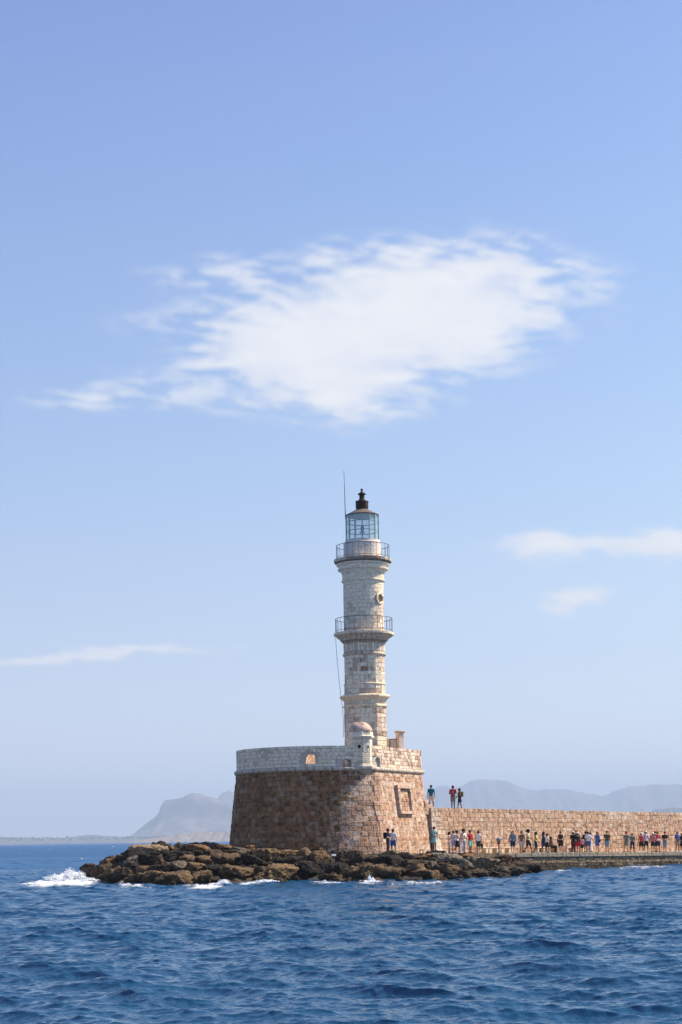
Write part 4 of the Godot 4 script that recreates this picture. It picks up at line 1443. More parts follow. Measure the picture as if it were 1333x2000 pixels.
# ------------------------------------------------------------------ boulders
# measured centre x, y, width, height, tone, what it looks like
const ROCKS := [
	[284, 1661, 74, 31, "pale", "big pale-topped boulder crowning the seaward end of the heap"],
	[259, 1667, 28, 24, "dark", "dark wedge of rock leaning on the big pale-topped boulder"],
	[218, 1676, 22, 17, "dark", "small dark rock on the skyline, second from the seaward tip"],
	[237, 1676, 26, 19, "dark", "rounded dark rock on the skyline beside the big pale-topped boulder"],
	[210, 1687, 34, 22, "brown", "brown slab on the seaward slope above the splash"],
	[169, 1695, 34, 19, "dark", "dark rock at the very tip of the heap, against open sea"],
	[177, 1700, 30, 17, "tan", "tan rock tucked under the dark rock at the tip"],
	[165, 1709, 22, 12, "tan", "low tan rock with surf washing round it at the tip"],
	[176, 1723, 32, 12, "wet", "low black rock awash in front of the splash"],
	[131, 1720, 36, 12, "tan", "flat tan rock lying out in the white surf"],
	[205, 1697, 42, 27, "dark", "dark block above the surf at the seaward slope"],
	[222, 1709, 40, 30, "brown", "brown upright boulder at the waterline near the splash"],
	[189, 1709, 22, 16, "brown", "small brown rock between the surf and the upright boulder"],
	[249, 1705, 42, 30, "dark", "dark boulder at the waterline beside the upright brown one"],
	[255, 1683, 36, 20, "grey", "grey rock halfway up below the small skyline rocks"],
	[294, 1683, 46, 26, "black", "broad black boulder under the big pale-topped one"],
	[307, 1697, 34, 22, "dark", "dark rock under the broad black boulder"],
	[281, 1699, 32, 19, "brown", "brown rock wedged in the middle of the seaward slope"],
	[275, 1716, 48, 31, "ochre", "ochre boulder with a rough face at the waterline"],
	[310, 1711, 44, 28, "ochre", "ochre boulder with a drip-stained face beside the long front ledge"],
	[293, 1729, 26, 12, "tan", "low tan stone at the water under the ochre boulders"],
	[342, 1670, 58, 29, "black", "very dark broad boulder below the skyline dip"],
	[347, 1690, 38, 25, "grey", "grey boulder in the centre of the seaward heap"],
	[340, 1717, 66, 35, "brown", "long brown front ledge jutting into the water"],
	[366, 1679, 30, 21, "brown", "brown rock with an orange broken face"],
	[383, 1692, 32, 23, "ochre", "ochre pyramid of rock above the long front ledge"],
	[395, 1679, 30, 19, "brown", "small brown block in the second row below the reddish cap"],
	[382, 1655, 52, 17, "rust", "reddish flat boulder on the crest between pale top and bastion"],
	[395, 1713, 46, 29, "brown", "brown cube-like boulder at the waterline with water running off"],
	[383, 1731, 30, 12, "wet", "wet stone in the foam under the cube-like boulder"],
	[424, 1696, 46, 26, "black", "black boulder under the bastion's seaward edge"],
	[436, 1675, 50, 24, "brown", "big brown boulder just below the bastion's seaward corner"],
	[415, 1667, 40, 18, "dark", "dark slab in the shade near the crest"],
	[433, 1653, 36, 13, "tan", "tan rock on the crest touching the bastion's foot"],
	[448, 1701, 38, 31, "brown", "tall brown boulder standing over the spilling foam"],
	[421, 1719, 30, 15, "wet", "dark wet rock with foam pouring over it"],
	[356, 1656, 34, 15, "dark", "dark flat rock on the crest beside the reddish one"],
	[326, 1655, 30, 14, "brown", "brown rock on the crest behind the pale-topped boulder"],
	[464, 1661, 42, 17, "grey", "smooth grey slab against the foot of the bastion"],
	[488, 1660, 17, 21, "rust", "upright orange stone at the foot of the bastion"],
	[499, 1666, 13, 9, "rust", "small orange stone fallen beside the upright one"],
	[447, 1678, 36, 21, "brown", "brown boulder in the second row under the grey slab"],
	[486, 1681, 60, 30, "black", "wide black boulder below the upright orange stone"],
	[526, 1669, 50, 30, "ochre", "orange-topped boulder against the dark wall"],
	[467, 1704, 58, 31, "brown", "wide brown boulder in the front row above the foam"],
	[501, 1703, 30, 23, "dark", "dark rock squeezed behind the long tan slope"],
	[536, 1705, 84, 34, "ochre", "long tan sloping boulder running down into the sea"],
	[570, 1669, 42, 22, "ochre", "low tan boulder at the wall below the embrasure"],
	[562, 1688, 62, 40, "black", "big dark slanting block in the middle of the front"],
	[598, 1671, 32, 30, "brown", "brown rounded boulder at the wall, next to the low tan one"],
	[622, 1672, 36, 30, "brown", "brown cracked boulder below the orange ledge"],
	[633, 1657, 34, 16, "rust", "orange ledge of rock at the foot of the dark wall"],
	[619, 1699, 60, 43, "black", "huge nearly black boulder in the front row"],
	[652, 1698, 44, 40, "black", "black boulder with the little white sign before it"],
	[651, 1716, 52, 19, "ochre", "tan flat rock at the waterline under the black boulders"],
	[687, 1679, 58, 38, "dark", "dark craggy boulder below the sunlit corner of the bastion"],
	[666, 1679, 26, 21, "brown", "small brown rock behind the white sign"],
	[706, 1660, 38, 20, "pale", "pale sunlit boulder at the corner of the bastion"],
	[680, 1662, 26, 17, "tan", "tan stone beside the pale boulder at the corner"],
	[692, 1706, 46, 31, "brown", "brown boulder in the front row, beside the spout of spray"],
	[729, 1705, 68, 36, "brown", "massive brown boulder behind the spout of spray"],
	[736, 1680, 40, 24, "dark", "dark block between the pale corner boulder and the couple"],
	[762, 1668, 44, 19, "pale", "pale rock hiding the legs of the two people by the bastion"],
	[764, 1682, 48, 26, "black", "black overhung rock below the two people by the bastion"],
	[757, 1706, 42, 34, "brown", "brown craggy boulder in the front row below the couple"],
	[781, 1704, 36, 31, "dark", "dark leaning slab beside the craggy boulder"],
	[796, 1673, 34, 17, "pale", "small pale rock at the foot of the sunlit flank"],
	[828, 1675, 38, 15, "rust", "flat orange rock carrying the black lamp frame"],
	[811, 1689, 48, 21, "dark", "dark boulder below the flat orange rock"],
	[804, 1702, 44, 31, "brown", "blunt brown boulder in the front row under the window panel"],
	[853, 1670, 46, 18, "grey", "grey slab at the feet of the woman in the pale blue dress"],
	[841, 1688, 30, 18, "grey", "grey stone under the grey slab"],
	[869, 1678, 58, 25, "chalk", "whitish shattered boulder below the walkway's end"],
	[838, 1710, 52, 28, "brown", "rough brown boulder at the water below the whitish one"],
	[877, 1704, 62, 34, "brown", "wide brown boulder at the water in the bay end"],
	[803, 1718, 54, 13, "wet", "long low wet rock at the waterline under the flank"],
	[911, 1672, 34, 13, "rust", "low orange rock at the walkway's edge by the red T-shirt man"],
	[940, 1689, 58, 35, "chalk", "big rounded pale boulder below the stone benches"],
	[905, 1689, 32, 23, "grey", "grey boulder between the two pale ones"],
	[929, 1707, 52, 22, "dark", "dark low boulder in front of the rounded pale one"],
	[908, 1710, 34, 23, "dark", "dark rough stone at the water beside the wide brown one"],
	[974, 1683, 46, 29, "umber", "dark reddish boulder under the coin telescope"],
	[995, 1704, 68, 24, "slate", "long grey boulder sloping to the water at the landward end"],
	[976, 1710, 36, 17, "slate", "small grey rock below the dark reddish boulder"],
	[1029, 1696, 44, 21, "black", "black rock against the quay wall"],
	[1053, 1705, 42, 17, "dark", "last dark rock of the heap, by the quay"],
	[997, 1692, 26, 13, "dark", "small dark rock above the long grey one"],
	[955, 1716, 46, 9, "wet", "flat wet rock just above the water at the landward end"],
	[1013, 1687, 30, 15, "umber", "brown stone lying on the quay's foot"],
]

func rock_mesh(sd: int, size: Vector3, boxy: float, above_sea := 9.0) -> ArrayMesh:
	var rng := RandomNumberGenerator.new()
	rng.seed = sd * 131 + 7
	var cuts := []
	for k in 9:
		var n := Vector3(rng.randfn(), rng.randfn(), rng.randfn()).normalized()
		cuts.append([n, rng.randf_range(0.50, 0.80)])
	cuts.append([Vector3(rng.randf_range(-0.25, 0.25), 1, rng.randf_range(-0.25, 0.25)).normalized(), rng.randf_range(0.6, 0.8)])
	var off := Vector3(rng.randf() * 90.0, rng.randf() * 90.0, rng.randf() * 90.0)
	var n := clampi(int(maxf(size.x, size.z) / 0.075), 9, 26)
	var st := SurfaceTool.new()
	st.begin(Mesh.PRIMITIVE_TRIANGLES)
	var cache := {}
	for f in 6:
		var grid := []
		for i in n + 1:
			var col := []
			for j in n + 1:
				var a := float(i) / n * 2.0 - 1.0
				var b := float(j) / n * 2.0 - 1.0
				var c: Vector3 = [Vector3(a, b, 1), Vector3(-a, b, -1), Vector3(1, b, -a), Vector3(-1, b, a), Vector3(a, 1, -b), Vector3(a, -1, b)][f]
				var d := c.normalized()
				var r := lerpf(1.0, 1.0 / maxf(absf(c.normalized().x), maxf(absf(d.y), absf(d.z))), boxy)
				for cut in cuts:
					var t: float = d.dot(cut[0])
					if t > 0.05:
						var lim: float = cut[1] / t
						if r > lim:
							r = lerpf(r, lim, 0.96)
				var w := d * r * size * 1.1
				var e := fbm(w.x * 0.9 + off.x, w.y * 0.9 + off.y, w.z * 0.9 + off.z)
				var g := fbm(w.x * 3.2 + off.y, w.y * 3.2 + off.z, w.z * 3.2 + off.x)
				var crack := maxf(0.0, 0.12 - absf(fbm(w.x * 1.3 + off.z, w.y * 1.3 + off.x, w.z * 1.3))) * 1.3
				var fine := absf(fbm(w.x * 7.0 + off.z, w.y * 7.0 + off.x, w.z * 7.0 + off.y))
				r *= 1.0 + e * 0.20 + g * 0.13 - fine * 0.13 - crack * 1.3
				col.append(d * r)
			grid.append(col)
		for i in n:
			for j in n:
				var q := [grid[i][j], grid[i][j + 1], grid[i + 1][j + 1], grid[i + 1][j]]
				for k in 4:
					q[k] = q[k] * size
				for k in [0, 1, 2, 0, 2, 3]:
					# the tide leaves a dark wet band
					var up: float = q[k].y + above_sea + 0.35 * fbm(q[k].x * 1.4 + off.x, q[k].z * 1.4)
					var wet := smoothstep(0.12, 0.62, up)
					st.set_color(Color(lerpf(0.30, 1.0, wet), lerpf(0.31, 1.0, wet), lerpf(0.30, 1.0, wet)))
					st.add_vertex(q[k])
	st.index()
	st.generate_normals()
	return st.commit()

func build_boulders() -> void:
	var tones := {
		"pale": [0.46, 0.36, 0.26], "tan": [0.34, 0.24, 0.15], "ochre": [0.30, 0.205, 0.115], "brown": [0.225, 0.155, 0.093], "dark": [0.115, 0.083, 0.056], "black": [0.040, 0.032, 0.026],
		"wet": [0.055, 0.044, 0.033], "grey": [0.20, 0.175, 0.15], "rust": [0.34, 0.185, 0.10], "chalk": [0.36, 0.31, 0.25], "umber": [0.115, 0.075, 0.052], "slate": [0.17, 0.155, 0.135],
	}
	for t in tones:
		var c = tones[t]
		surface("rock_" + t, Color(c[0], c[1], c[2]), 0.55 if t == "wet" else 0.95, "rock", 1.6, "pits", 9.0).vertex_color_use_as_albedo = true
	var rng := RandomNumberGenerator.new()
	rng.seed = 91
	var k := 0
	for r in ROCKS:
		k += 1
		# where the line of sight meets the slope of the heap
		var d := 98.0
		var p := Vector3.ZERO
		while d < 124.0:
			p = W(r[0], r[1] + r[3] * 0.12, d)
			if p.y <= bed_height(p.x, d) + 0.12 and d > along(SHORE, p.x) - 1.2:
				break
			d += 0.15
		# nothing may stand inside the bastion
		var q := p - BC
		q.y = 0.0
		if q.length() < BR + 1.1 and p.x < 2.6:
			var out := q.normalized() * (BR + 1.1)
			p = Vector3(BC.x + out.x, p.y, BC.z + out.z)
			d = -p.z
		var c := W(r[0], r[1], d)
		var w: float = r[2] / F * d * 0.66
		var h: float = r[3] / F * d * 0.64
		var deep := lerpf(w, h, 0.4) * rng.randf_range(0.95, 1.25)
		if r[1] < 1672 and r[0] > 600:
			deep = minf(deep, 0.55)
		var o := MeshInstance3D.new()
		o.mesh = rock_mesh(k, Vector3(w, h, deep), rng.randf_range(0.25, 0.6), c.y - h * 0.08)
		o.material_override = mats["rock_" + r[4]]
		o.position = Vector3(c.x, c.y - h * 0.08, c.z)
		o.rotation = Vector3(rng.randf_range(-0.15, 0.15), rng.randf_range(-0.5, 0.5), rng.randf_range(-0.1, 0.1))
		hang(o, "boulder", self)
		tag(o, r[5], "boulder", "boulders heaped below the bastion")
	# smaller broken stone in the gaps
	var mm := MultiMesh.new()
	mm.transform_format = MultiMesh.TRANSFORM_3D
	mm.use_colors = true
	mm.mesh = rock_mesh(999, Vector3(1, 0.75, 0.9), 0.5)
	mm.instance_count = 900
	for i in 900:
		var x := rng.randf_range(-18.5, 14.5)
		var front := along(SHORE, x)
		var d := front + rng.randf_range(-0.6, 13.0 if x < 2.0 else 11.0)
		var s := rng.randf_range(0.10, 0.38)
		var b := Basis.from_euler(Vector3(rng.randf() * TAU, rng.randf() * TAU, rng.randf() * TAU)).scaled(Vector3(s, s * 0.8, s))
		mm.set_instance_transform(i, Transform3D(b, Vector3(x, bed_height(x, d) + rng.randf_range(-0.15, 0.2), -d)))
		var tone := rng.randf_range(0.03, 0.14)
		mm.set_instance_color(i, Color(tone, tone * 0.76, tone * 0.53))
	var rubble := MultiMeshInstance3D.new()
	rubble.multimesh = mm
	var m := surface("rubble", Color(1, 1, 1), 0.95, "rock", 1.3, "rough", 6.0)
	m.vertex_color_use_as_albedo = true
	rubble.material_override = m
	hang(rubble, "rubble", self)
	rubble.set_meta("kind", "stuff")
	rubble.set_meta("label", "broken stones filling the gaps between the boulders")

# ------------------------------------------------------------------ small things on the shore and the walkway
func build_furniture() -> void:
	# coin telescope
	var s := mole_s(974.5, 2.9)
	var base := mole(s, 2.9, walk_y(s))
	var t := thing("telescope", "grey coin telescope on a post at the edge of the walkway", "telescope", base)
	var grey: Material = paint("telescope_grey", 0.22, 0.27, 0.30, 0.45, 0.3)
	var darker: Material = paint("telescope_post", 0.06, 0.07, 0.08, 0.6, 0.2)
	part("post", lathe_mesh([Vector2(0.13, 0), Vector2(0.13, 0.05), Vector2(0.045, 0.08), Vector2(0.045, 0.66), Vector2(0.07, 0.70)], 12), darker, t)
	part("coin_box", chamfer_mesh(Vector3(0.20, 0.26, 0.18), 0.03), darker, t, Transform3D(Basis(), Vector3(0, 0.80, 0)))
	var head := part("head", sphere_mesh(0.19, 0.16, 0.21, 8, 14), grey, t, Transform3D(Basis(Vector3.UP, 0.8), Vector3(0, 1.02, 0)))
	for e in [-0.08, 0.08]:
		part("eyepiece", tube_mesh([Vector3(e, 0, 0.16), Vector3(e, 0.01, 0.30)], 0.06, 10), grey, head)
	# lamp frame on the orange rock
	var lp := W(823.5, 1664.0, 116.2)
	var l := thing("floodlight", "small black square floodlight on the flat orange rock", "lamp", Vector3(lp.x, lp.y - 0.16, lp.z))
	var black: Material = paint("floodlight_black", 0.012, 0.012, 0.014, 0.5)
	for e in [[Vector3(-0.10, 0.17, 0), Vector3(0.05, 0.34, 0.10)], [Vector3(0.10, 0.17, 0), Vector3(0.05, 0.34, 0.10)], [Vector3(0, 0.32, 0), Vector3(0.15, 0.05, 0.10)], [Vector3(0, 0.045, 0), Vector3(0.15, 0.05, 0.10)]]:
		part("frame", chamfer_mesh(e[1], 0.01), black, l, Transform3D(Basis(), e[0]))
	part("foot", chamfer_mesh(Vector3(0.20, 0.5, 0.14), 0.01), black, l, Transform3D(Basis(), Vector3(0, -0.245, 0)))
	# little white sign
	var sp := W(652.5, 1670.0, 108.5)
	var g := thing("sign", "little blank white sign on a thin stick among the black boulders", "sign", Vector3(sp.x, sp.y - 0.62, sp.z))
	part("stick", tube_mesh([Vector3(0, -0.5, 0), Vector3(0.01, 0.6, 0)], 0.022, 5), paint("weathered_stick", 0.20, 0.17, 0.14), g)
	part("board", chamfer_mesh(Vector3(0.27, 0.12, 0.02), 0.004), paint("sign_white", 0.80, 0.80, 0.78, 0.5), g, Transform3D(Basis(Vector3(1, 0, 0), -0.5) * Basis(Vector3.FORWARD, 0.06), Vector3(0, 0.62, 0.03)))
	var rp := W(902.0, 1690.0, 105.5)
	var rodt := thing("stake", "thin iron stake standing in the rocks below the walkway's end", "stake", Vector3(rp.x, rp.y - 0.35, rp.z))
	part("stick", tube_mesh([Vector3(0, -0.4, 0), Vector3(0.02, 0.75, 0)], 0.02, 5), paint("stake_iron", 0.10, 0.075, 0.06, 0.8), rodt)

# ------------------------------------------------------------------ white water
func foam_sheet(outline: Array, sd: int, called_label: String, cover: float) -> void:
	# outline: measured points (x, y) of a patch on the water; a grid is laid over its ground rectangle
	var poly := PackedVector2Array()
	var lo := Vector2(1e9, 1e9)
	var hi := Vector2(-1e9, -1e9)
	for q in outline:
		var dir := W(q[0], q[1], 1.0) - Vector3(0, EYE, 0)
		var d := (0.05 - EYE) / dir.y
		var p := Vector2(dir.x * d, d)
		poly.append(p)
		lo = lo.min(p)
		hi = hi.max(p)
	var st := SurfaceTool.new()
	st.begin(Mesh.PRIMITIVE_TRIANGLES)
	var nx := clampi(int((hi.x - lo.x) / 0.07), 8, 110)
	var nz := clampi(int((hi.y - lo.y) / 0.14), 8, 110)
	var g := []
	for i in nx + 1:
		var col := []
		for j in nz + 1:
			var p := Vector2(lerpf(lo.x, hi.x, float(i) / nx), lerpf(lo.y, hi.y, float(j) / nz))
			var inside := 0.0
			if Geometry2D.is_point_in_polygon(p, poly):
				var edge := 1e9
				for e in poly.size():
					edge = minf(edge, p.distance_to(Geometry2D.get_closest_point_to_segment(p, poly[e], poly[(e + 1) % poly.size()])))
				inside = clampf(edge / 0.9, 0.0, 1.0)
			# lace: ridged noise leaves threads and holes
			var n := fbm(p.x * 0.8 + sd * 3.1, p.y * 0.5, sd) * 0.7 + (0.30 - absf(fbm(p.x * 2.4 + sd, p.y * 1.3, sd + 5.0))) * 0.9 + fbm(p.x * 6.0, p.y * 3.0, sd) * 0.35
			var a := smoothstep(0.36, 0.95, inside * 0.55 + n * 0.55 + cover - 0.12) * 0.92
			if inside <= 0.0:
				a = 0.0
			var lift := 0.05 + a * (0.05 + 0.13 * absf(fbm(p.x * 2.5, p.y * 2.5, sd)))
			col.append([Vector3(p.x, sea_height(p.x, -p.y) + lift, -p.y), a])
		g.append(col)
	for i in nx:
		for j in nz:
			var q := [g[i][j], g[i][j + 1], g[i + 1][j + 1], g[i + 1][j]]
			if q[0][1] + q[1][1] + q[2][1] + q[3][1] < 0.02:
				continue
			for k in [0, 1, 2, 0, 2, 3]:
				st.set_color(Color(1, 1, 1, q[k][1]))
				st.add_vertex(q[k][0])
	st.index()
	st.generate_normals()
	var mesh := st.commit()
	if mesh == null or mesh.get_surface_count() == 0:
		return
	if not mats.has("foam"):
		var m := StandardMaterial3D.new()
		m.resource_name = "foam"
		m.albedo_color = lin(0.82, 0.84, 0.86)
		m.roughness = 1.0
		m.vertex_color_use_as_albedo = true
		m.transparency = BaseMaterial3D.TRANSPARENCY_ALPHA
		mats.foam = m
	var o := MeshInstance3D.new()
	o.mesh = mesh
	o.material_override = mats.foam
	hang(o, "foam", self)
	o.set_meta("kind", "stuff")
	o.set_meta("label", called_label)

func spray(spots: Array, sd: int, label: String) -> void:
	# spots: x, y, distance, spread across, height, number of drops
	var rng := RandomNumberGenerator.new()
	rng.seed = sd
	var places := []
	for q in spots:
		var c := W(q[0], q[1], q[2])
		for k in q[5]:
			var t := rng.randf()
			var u := rng.randfn(0.0, 0.5)
			var y: float = q[4] * t * maxf(0.0, 1.0 - u * u * 0.7) * rng.randf_range(0.3, 1.0)
			var p: Vector3 = c + Vector3(u * q[3] * (0.5 + 0.5 * t), y, rng.randfn(0.0, 0.45) * minf(q[3], 1.2))
			var s := rng.randf_range(0.010, 0.034) * (1.7 - t)
			places.append(Transform3D(Basis.from_euler(Vector3(rng.randf() * 6, rng.randf() * 6, 0)).scaled(Vector3(s * 1.6, s, s)), p))
	var mm := MultiMesh.new()
	mm.transform_format = MultiMesh.TRANSFORM_3D
	mm.mesh = sphere_mesh(1, 1, 1, 4, 5)
	mm.instance_count = places.size()
	for k in places.size():
		mm.set_instance_transform(k, places[k])
	var o := MultiMeshInstance3D.new()
	o.multimesh = mm
	o.material_override = paint("spray_white", 0.85, 0.87, 0.89, 1.0)
	hang(o, "spray", self)
	o.set_meta("kind", "stuff")
	o.set_meta("label", label)

func build_foam() -> void:
	foam_sheet([[38, 1729], [70, 1719], [110, 1708], [150, 1702], [185, 1712], [205, 1722], [190, 1733], [130, 1731], [80, 1734]], 1, "white surf round the flat tan rock at the tip", 0.24)
	foam_sheet([[205, 1724], [250, 1722], [300, 1732], [330, 1737], [390, 1735], [330, 1741], [260, 1736], [215, 1733]], 2, "thin line of foam along the seaward front rocks", 0.0)
	foam_sheet([[330, 1734], [380, 1728], [430, 1719], [460, 1722], [450, 1733], [390, 1738]], 3, "foam spilling round the cube-like boulder", 0.12)
	foam_sheet([[445, 1731], [480, 1722], [515, 1713], [545, 1711], [575, 1716], [540, 1722], [500, 1730], [460, 1735]], 4, "streak of foam running up the long tan slope", 0.10)
	foam_sheet([[590, 1722], [630, 1721], [660, 1722], [690, 1726], [640, 1729], [600, 1727]], 5, "wisps of foam on the swell before the black boulders", 0.05)
	foam_sheet([[680, 1724], [715, 1718], [745, 1720], [770, 1724], [730, 1728], [695, 1728]], 6, "foam under the spout of spray", 0.06)
	foam_sheet([[890, 1722], [940, 1719], [990, 1716], [990, 1719], [940, 1723]], 7, "thin foam at the landward rocks", 0.05)
	foam_sheet([[1062, 1703], [1085, 1697], [1115, 1697], [1135, 1700], [1110, 1704], [1080, 1706]], 8, "foam at the foot of the quay behind the last rock", 0.0)
	foam_sheet([[1180, 1697], [1225, 1692], [1280, 1691], [1330, 1691], [1333, 1694], [1270, 1696], [1220, 1698]], 9, "line of foam along the quay", -0.06)
	foam_sheet([[735, 1727], [800, 1725], [850, 1723], [900, 1721], [900, 1725], [850, 1728], [800, 1730], [740, 1730]], 10, "thin wash along the rocks under the flank", 0.0)
	foam_sheet([[990, 1717], [1030, 1712], [1062, 1706], [1062, 1709], [1030, 1716], [990, 1721]], 11, "thin wash at the landward rocks", 0.02)
	spray([[108, 1718, 113.0, 0.75, 0.45, 550], [136, 1716, 114.0, 0.55, 0.80, 1100], [158, 1716, 114.0, 0.4, 0.6, 500], [176, 1720, 109.0, 0.6, 0.25, 260], [60, 1727, 108.0, 0.9, 0.12, 200]], 41, "spray bursting off the rocks at the tip")
	spray([[722, 1722, 102.5, 0.13, 0.50, 150], [727, 1721, 102.5, 0.25, 0.30, 130], [735, 1723, 102.5, 0.45, 0.12, 200]], 42, "small spout of spray in front of the massive brown boulder")
	spray([[437, 1726, 101.5, 0.45, 0.30, 420], [420, 1730, 101.5, 0.5, 0.16, 260]], 43, "spray where foam pours off the wet rock")
	spray([[520, 1722, 103.0, 0.8, 0.16, 420], [488, 1728, 103.0, 0.6, 0.12, 220]], 44, "spray on the foam streak by the long tan slope")
	# scattered whitecaps
	var spots := [[378, 1653.0, 3], [160, 1677.5, 2.0], [98, 1659.5, 1.6], [222, 1653.5, 1.5], [40, 1668, 1.6], [300, 1656, 1.4], [420, 1649, 1.4]]
	var k := 20
	for q in spots:
		var x: float = q[0]
		var y: float = q[1]
		var w: float = q[2]
		var t: float = 1.2 if y > 1690 else 0.35
		foam_sheet([[x - w, y + t * 0.4], [x - w * 0.3, y - t], [x + w, y - t * 0.4], [x + w * 0.4, y + t]], k, "small whitecap on the open water", 0.42)
		k += 1

# ------------------------------------------------------------------ people: one skin per body, clothes drawn over the same skeleton
class Field extends RefCounted:
	var lo: Vector3
	var cell: float
	var nx: int
	var ny: int
	var nz: int
	var v := PackedFloat32Array()

	func _init(low: Vector3, high: Vector3, size: float) -> void:
		lo = low
		cell = size
		nx = int((high.x - low.x) / size) + 2
		ny = int((high.y - low.y) / size) + 2
		nz = int((high.z - low.z) / size) + 2
		v.resize(nx * ny * nz)
		v.fill(1.0)

	# a tapered capsule, joined to what is there; flat > 1 makes it thinner from front to back
	func limb(a: Vector3, b: Vector3, ra: float, rb: float, k := 0.05, flat := 1.0) -> void:
		var r := maxf(ra, rb) + k + cell * 2.0
		var p0 := a.min(b) - Vector3(r, r, r) - lo
		var p1 := a.max(b) + Vector3(r, r, r) - lo
		var x0 := clampi(int(p0.x / cell), 0, nx - 1)
		var x1 := clampi(int(p1.x / cell), 0, nx - 1)
		var y0 := clampi(int(p0.y / cell), 0, ny - 1)
		var y1 := clampi(int(p1.y / cell), 0, ny - 1)
		var z0 := clampi(int(p0.z / cell), 0, nz - 1)
		var z1 := clampi(int(p1.z / cell), 0, nz - 1)
		var ab := b - a
		var l2 := maxf(ab.length_squared(), 1e-6)
		for z in range(z0, z1 + 1):
			for y in range(y0, y1 + 1):
				var at := (z * ny + y) * nx
				for x in range(x0, x1 + 1):
					var p := lo + Vector3(x, y, z) * cell - a
					var t := clampf(p.dot(ab) / l2, 0.0, 1.0)
					var q := p - ab * t
					q.z *= flat
					var d := q.length() - lerpf(ra, rb, t)
					var o := v[at + x]
					var h := maxf(k - absf(d - o), 0.0)
					v[at + x] = minf(d, o) - h * h * 0.25 / k

	# cuts away what lies beyond a plane
	func cut(n: Vector3, off: float) -> void:
		for z in nz:
			for y in ny:
				var at := (z * ny + y) * nx
				for x in nx:
					var d := (lo + Vector3(x, y, z) * cell).dot(n) - off
					if d > v[at + x]:
						v[at + x] = d

	func into(st: SurfaceTool) -> void:
		var where := PackedInt32Array()
		where.resize(nx * ny * nz)
		where.fill(-1)
		var pts := PackedVector3Array()
		var step := [0, 1, nx, nx + 1, nx * ny, nx * ny + 1, nx * ny + nx, nx * ny + nx + 1]
		var corner := [Vector3(0, 0, 0), Vector3(1, 0, 0), Vector3(0, 1, 0), Vector3(1, 1, 0), Vector3(0, 0, 1), Vector3(1, 0, 1), Vector3(0, 1, 1), Vector3(1, 1, 1)]
		var edges := [[0, 1], [2, 3], [4, 5], [6, 7], [0, 2], [1, 3], [4, 6], [5, 7], [0, 4], [1, 5], [2, 6], [3, 7]]
		for z in nz - 1:
			for y in ny - 1:
				for x in nx - 1:
					var at := (z * ny + y) * nx + x
					var first := v[at] < 0.0
					var same := true
					for s in 7:
						if (v[at + step[s + 1]] < 0.0) != first:
							same = false
							break
					if same:
						continue
					var sum := Vector3.ZERO
					var n := 0
					for e in edges:
						var a := v[at + step[e[0]]]
						var b := v[at + step[e[1]]]
						if (a < 0.0) != (b < 0.0):
							sum += corner[e[0]].lerp(corner[e[1]], a / (a - b))
							n += 1
					where[at] = pts.size()
					pts.append(lo + (Vector3(x, y, z) + sum / n) * cell)
		for z in range(1, nz - 1):
			for y in range(1, ny - 1):
				for x in range(1, nx - 1):
					var at := (z * ny + y) * nx + x
					var inside := v[at] < 0.0
					if inside != (v[at + 1] < 0.0):
						face(st, pts, where[at - nx - nx * ny], where[at - nx * ny], where[at], where[at - nx], inside)
					if inside != (v[at + nx] < 0.0):
						face(st, pts, where[at - 1 - nx * ny], where[at - 1], where[at], where[at - nx * ny], inside)
					if inside != (v[at + nx * ny] < 0.0):
						face(st, pts, where[at - 1 - nx], where[at - nx], where[at], where[at - 1], inside)

	func face(st: SurfaceTool, pts: PackedVector3Array, a: int, b: int, c: int, d: int, inside: bool) -> void:
		if a < 0 or b < 0 or c < 0 or d < 0:
			return
		for i in ([a, c, b, a, d, c] if inside else [a, b, c, a, c, d]):
			st.add_vertex(pts[i])

var made := {}

func arm_pose(kind: String, s: float) -> Array:
	match kind:
		"front": return [Vector3(s * 0.255, 1.13, 0.01), Vector3(s * 0.06, 1.06, 0.22)]
		"phone": return [Vector3(s * 0.23, 1.12, 0.03), Vector3(s * 0.07, 1.22, 0.27)]
		"hip": return [Vector3(s * 0.40, 1.15, -0.07), Vector3(s * 0.19, 1.0, 0.05)]
		"raise": return [Vector3(s * 0.33, 1.33, 0.20), Vector3(s * 0.11, 1.56, 0.21)]
		"lift": return [Vector3(s * 0.42, 1.44, 0.05), Vector3(s * 0.50, 1.68, 0.12)]
		"back": return [Vector3(s * 0.255, 1.14, -0.10), Vector3(s * 0.10, 0.98, -0.17)]
		"fore": return [Vector3(s * 0.23, 1.14, 0.10), Vector3(s * 0.22, 0.94, 0.26)]
		"aft": return [Vector3(s * 0.255, 1.15, -0.14), Vector3(s * 0.27, 0.92, -0.19)]
		"strap": return [Vector3(s * 0.27, 1.16, 0.0), Vector3(s * 0.13, 1.27, 0.17)]
		"lap": return [Vector3(s * 0.24, 1.13, 0.06), Vector3(s * 0.08, 1.02, 0.32)]
	return [Vector3(s * 0.245, 1.13, -0.02), Vector3(s * 0.26, 0.88, 0.05)]

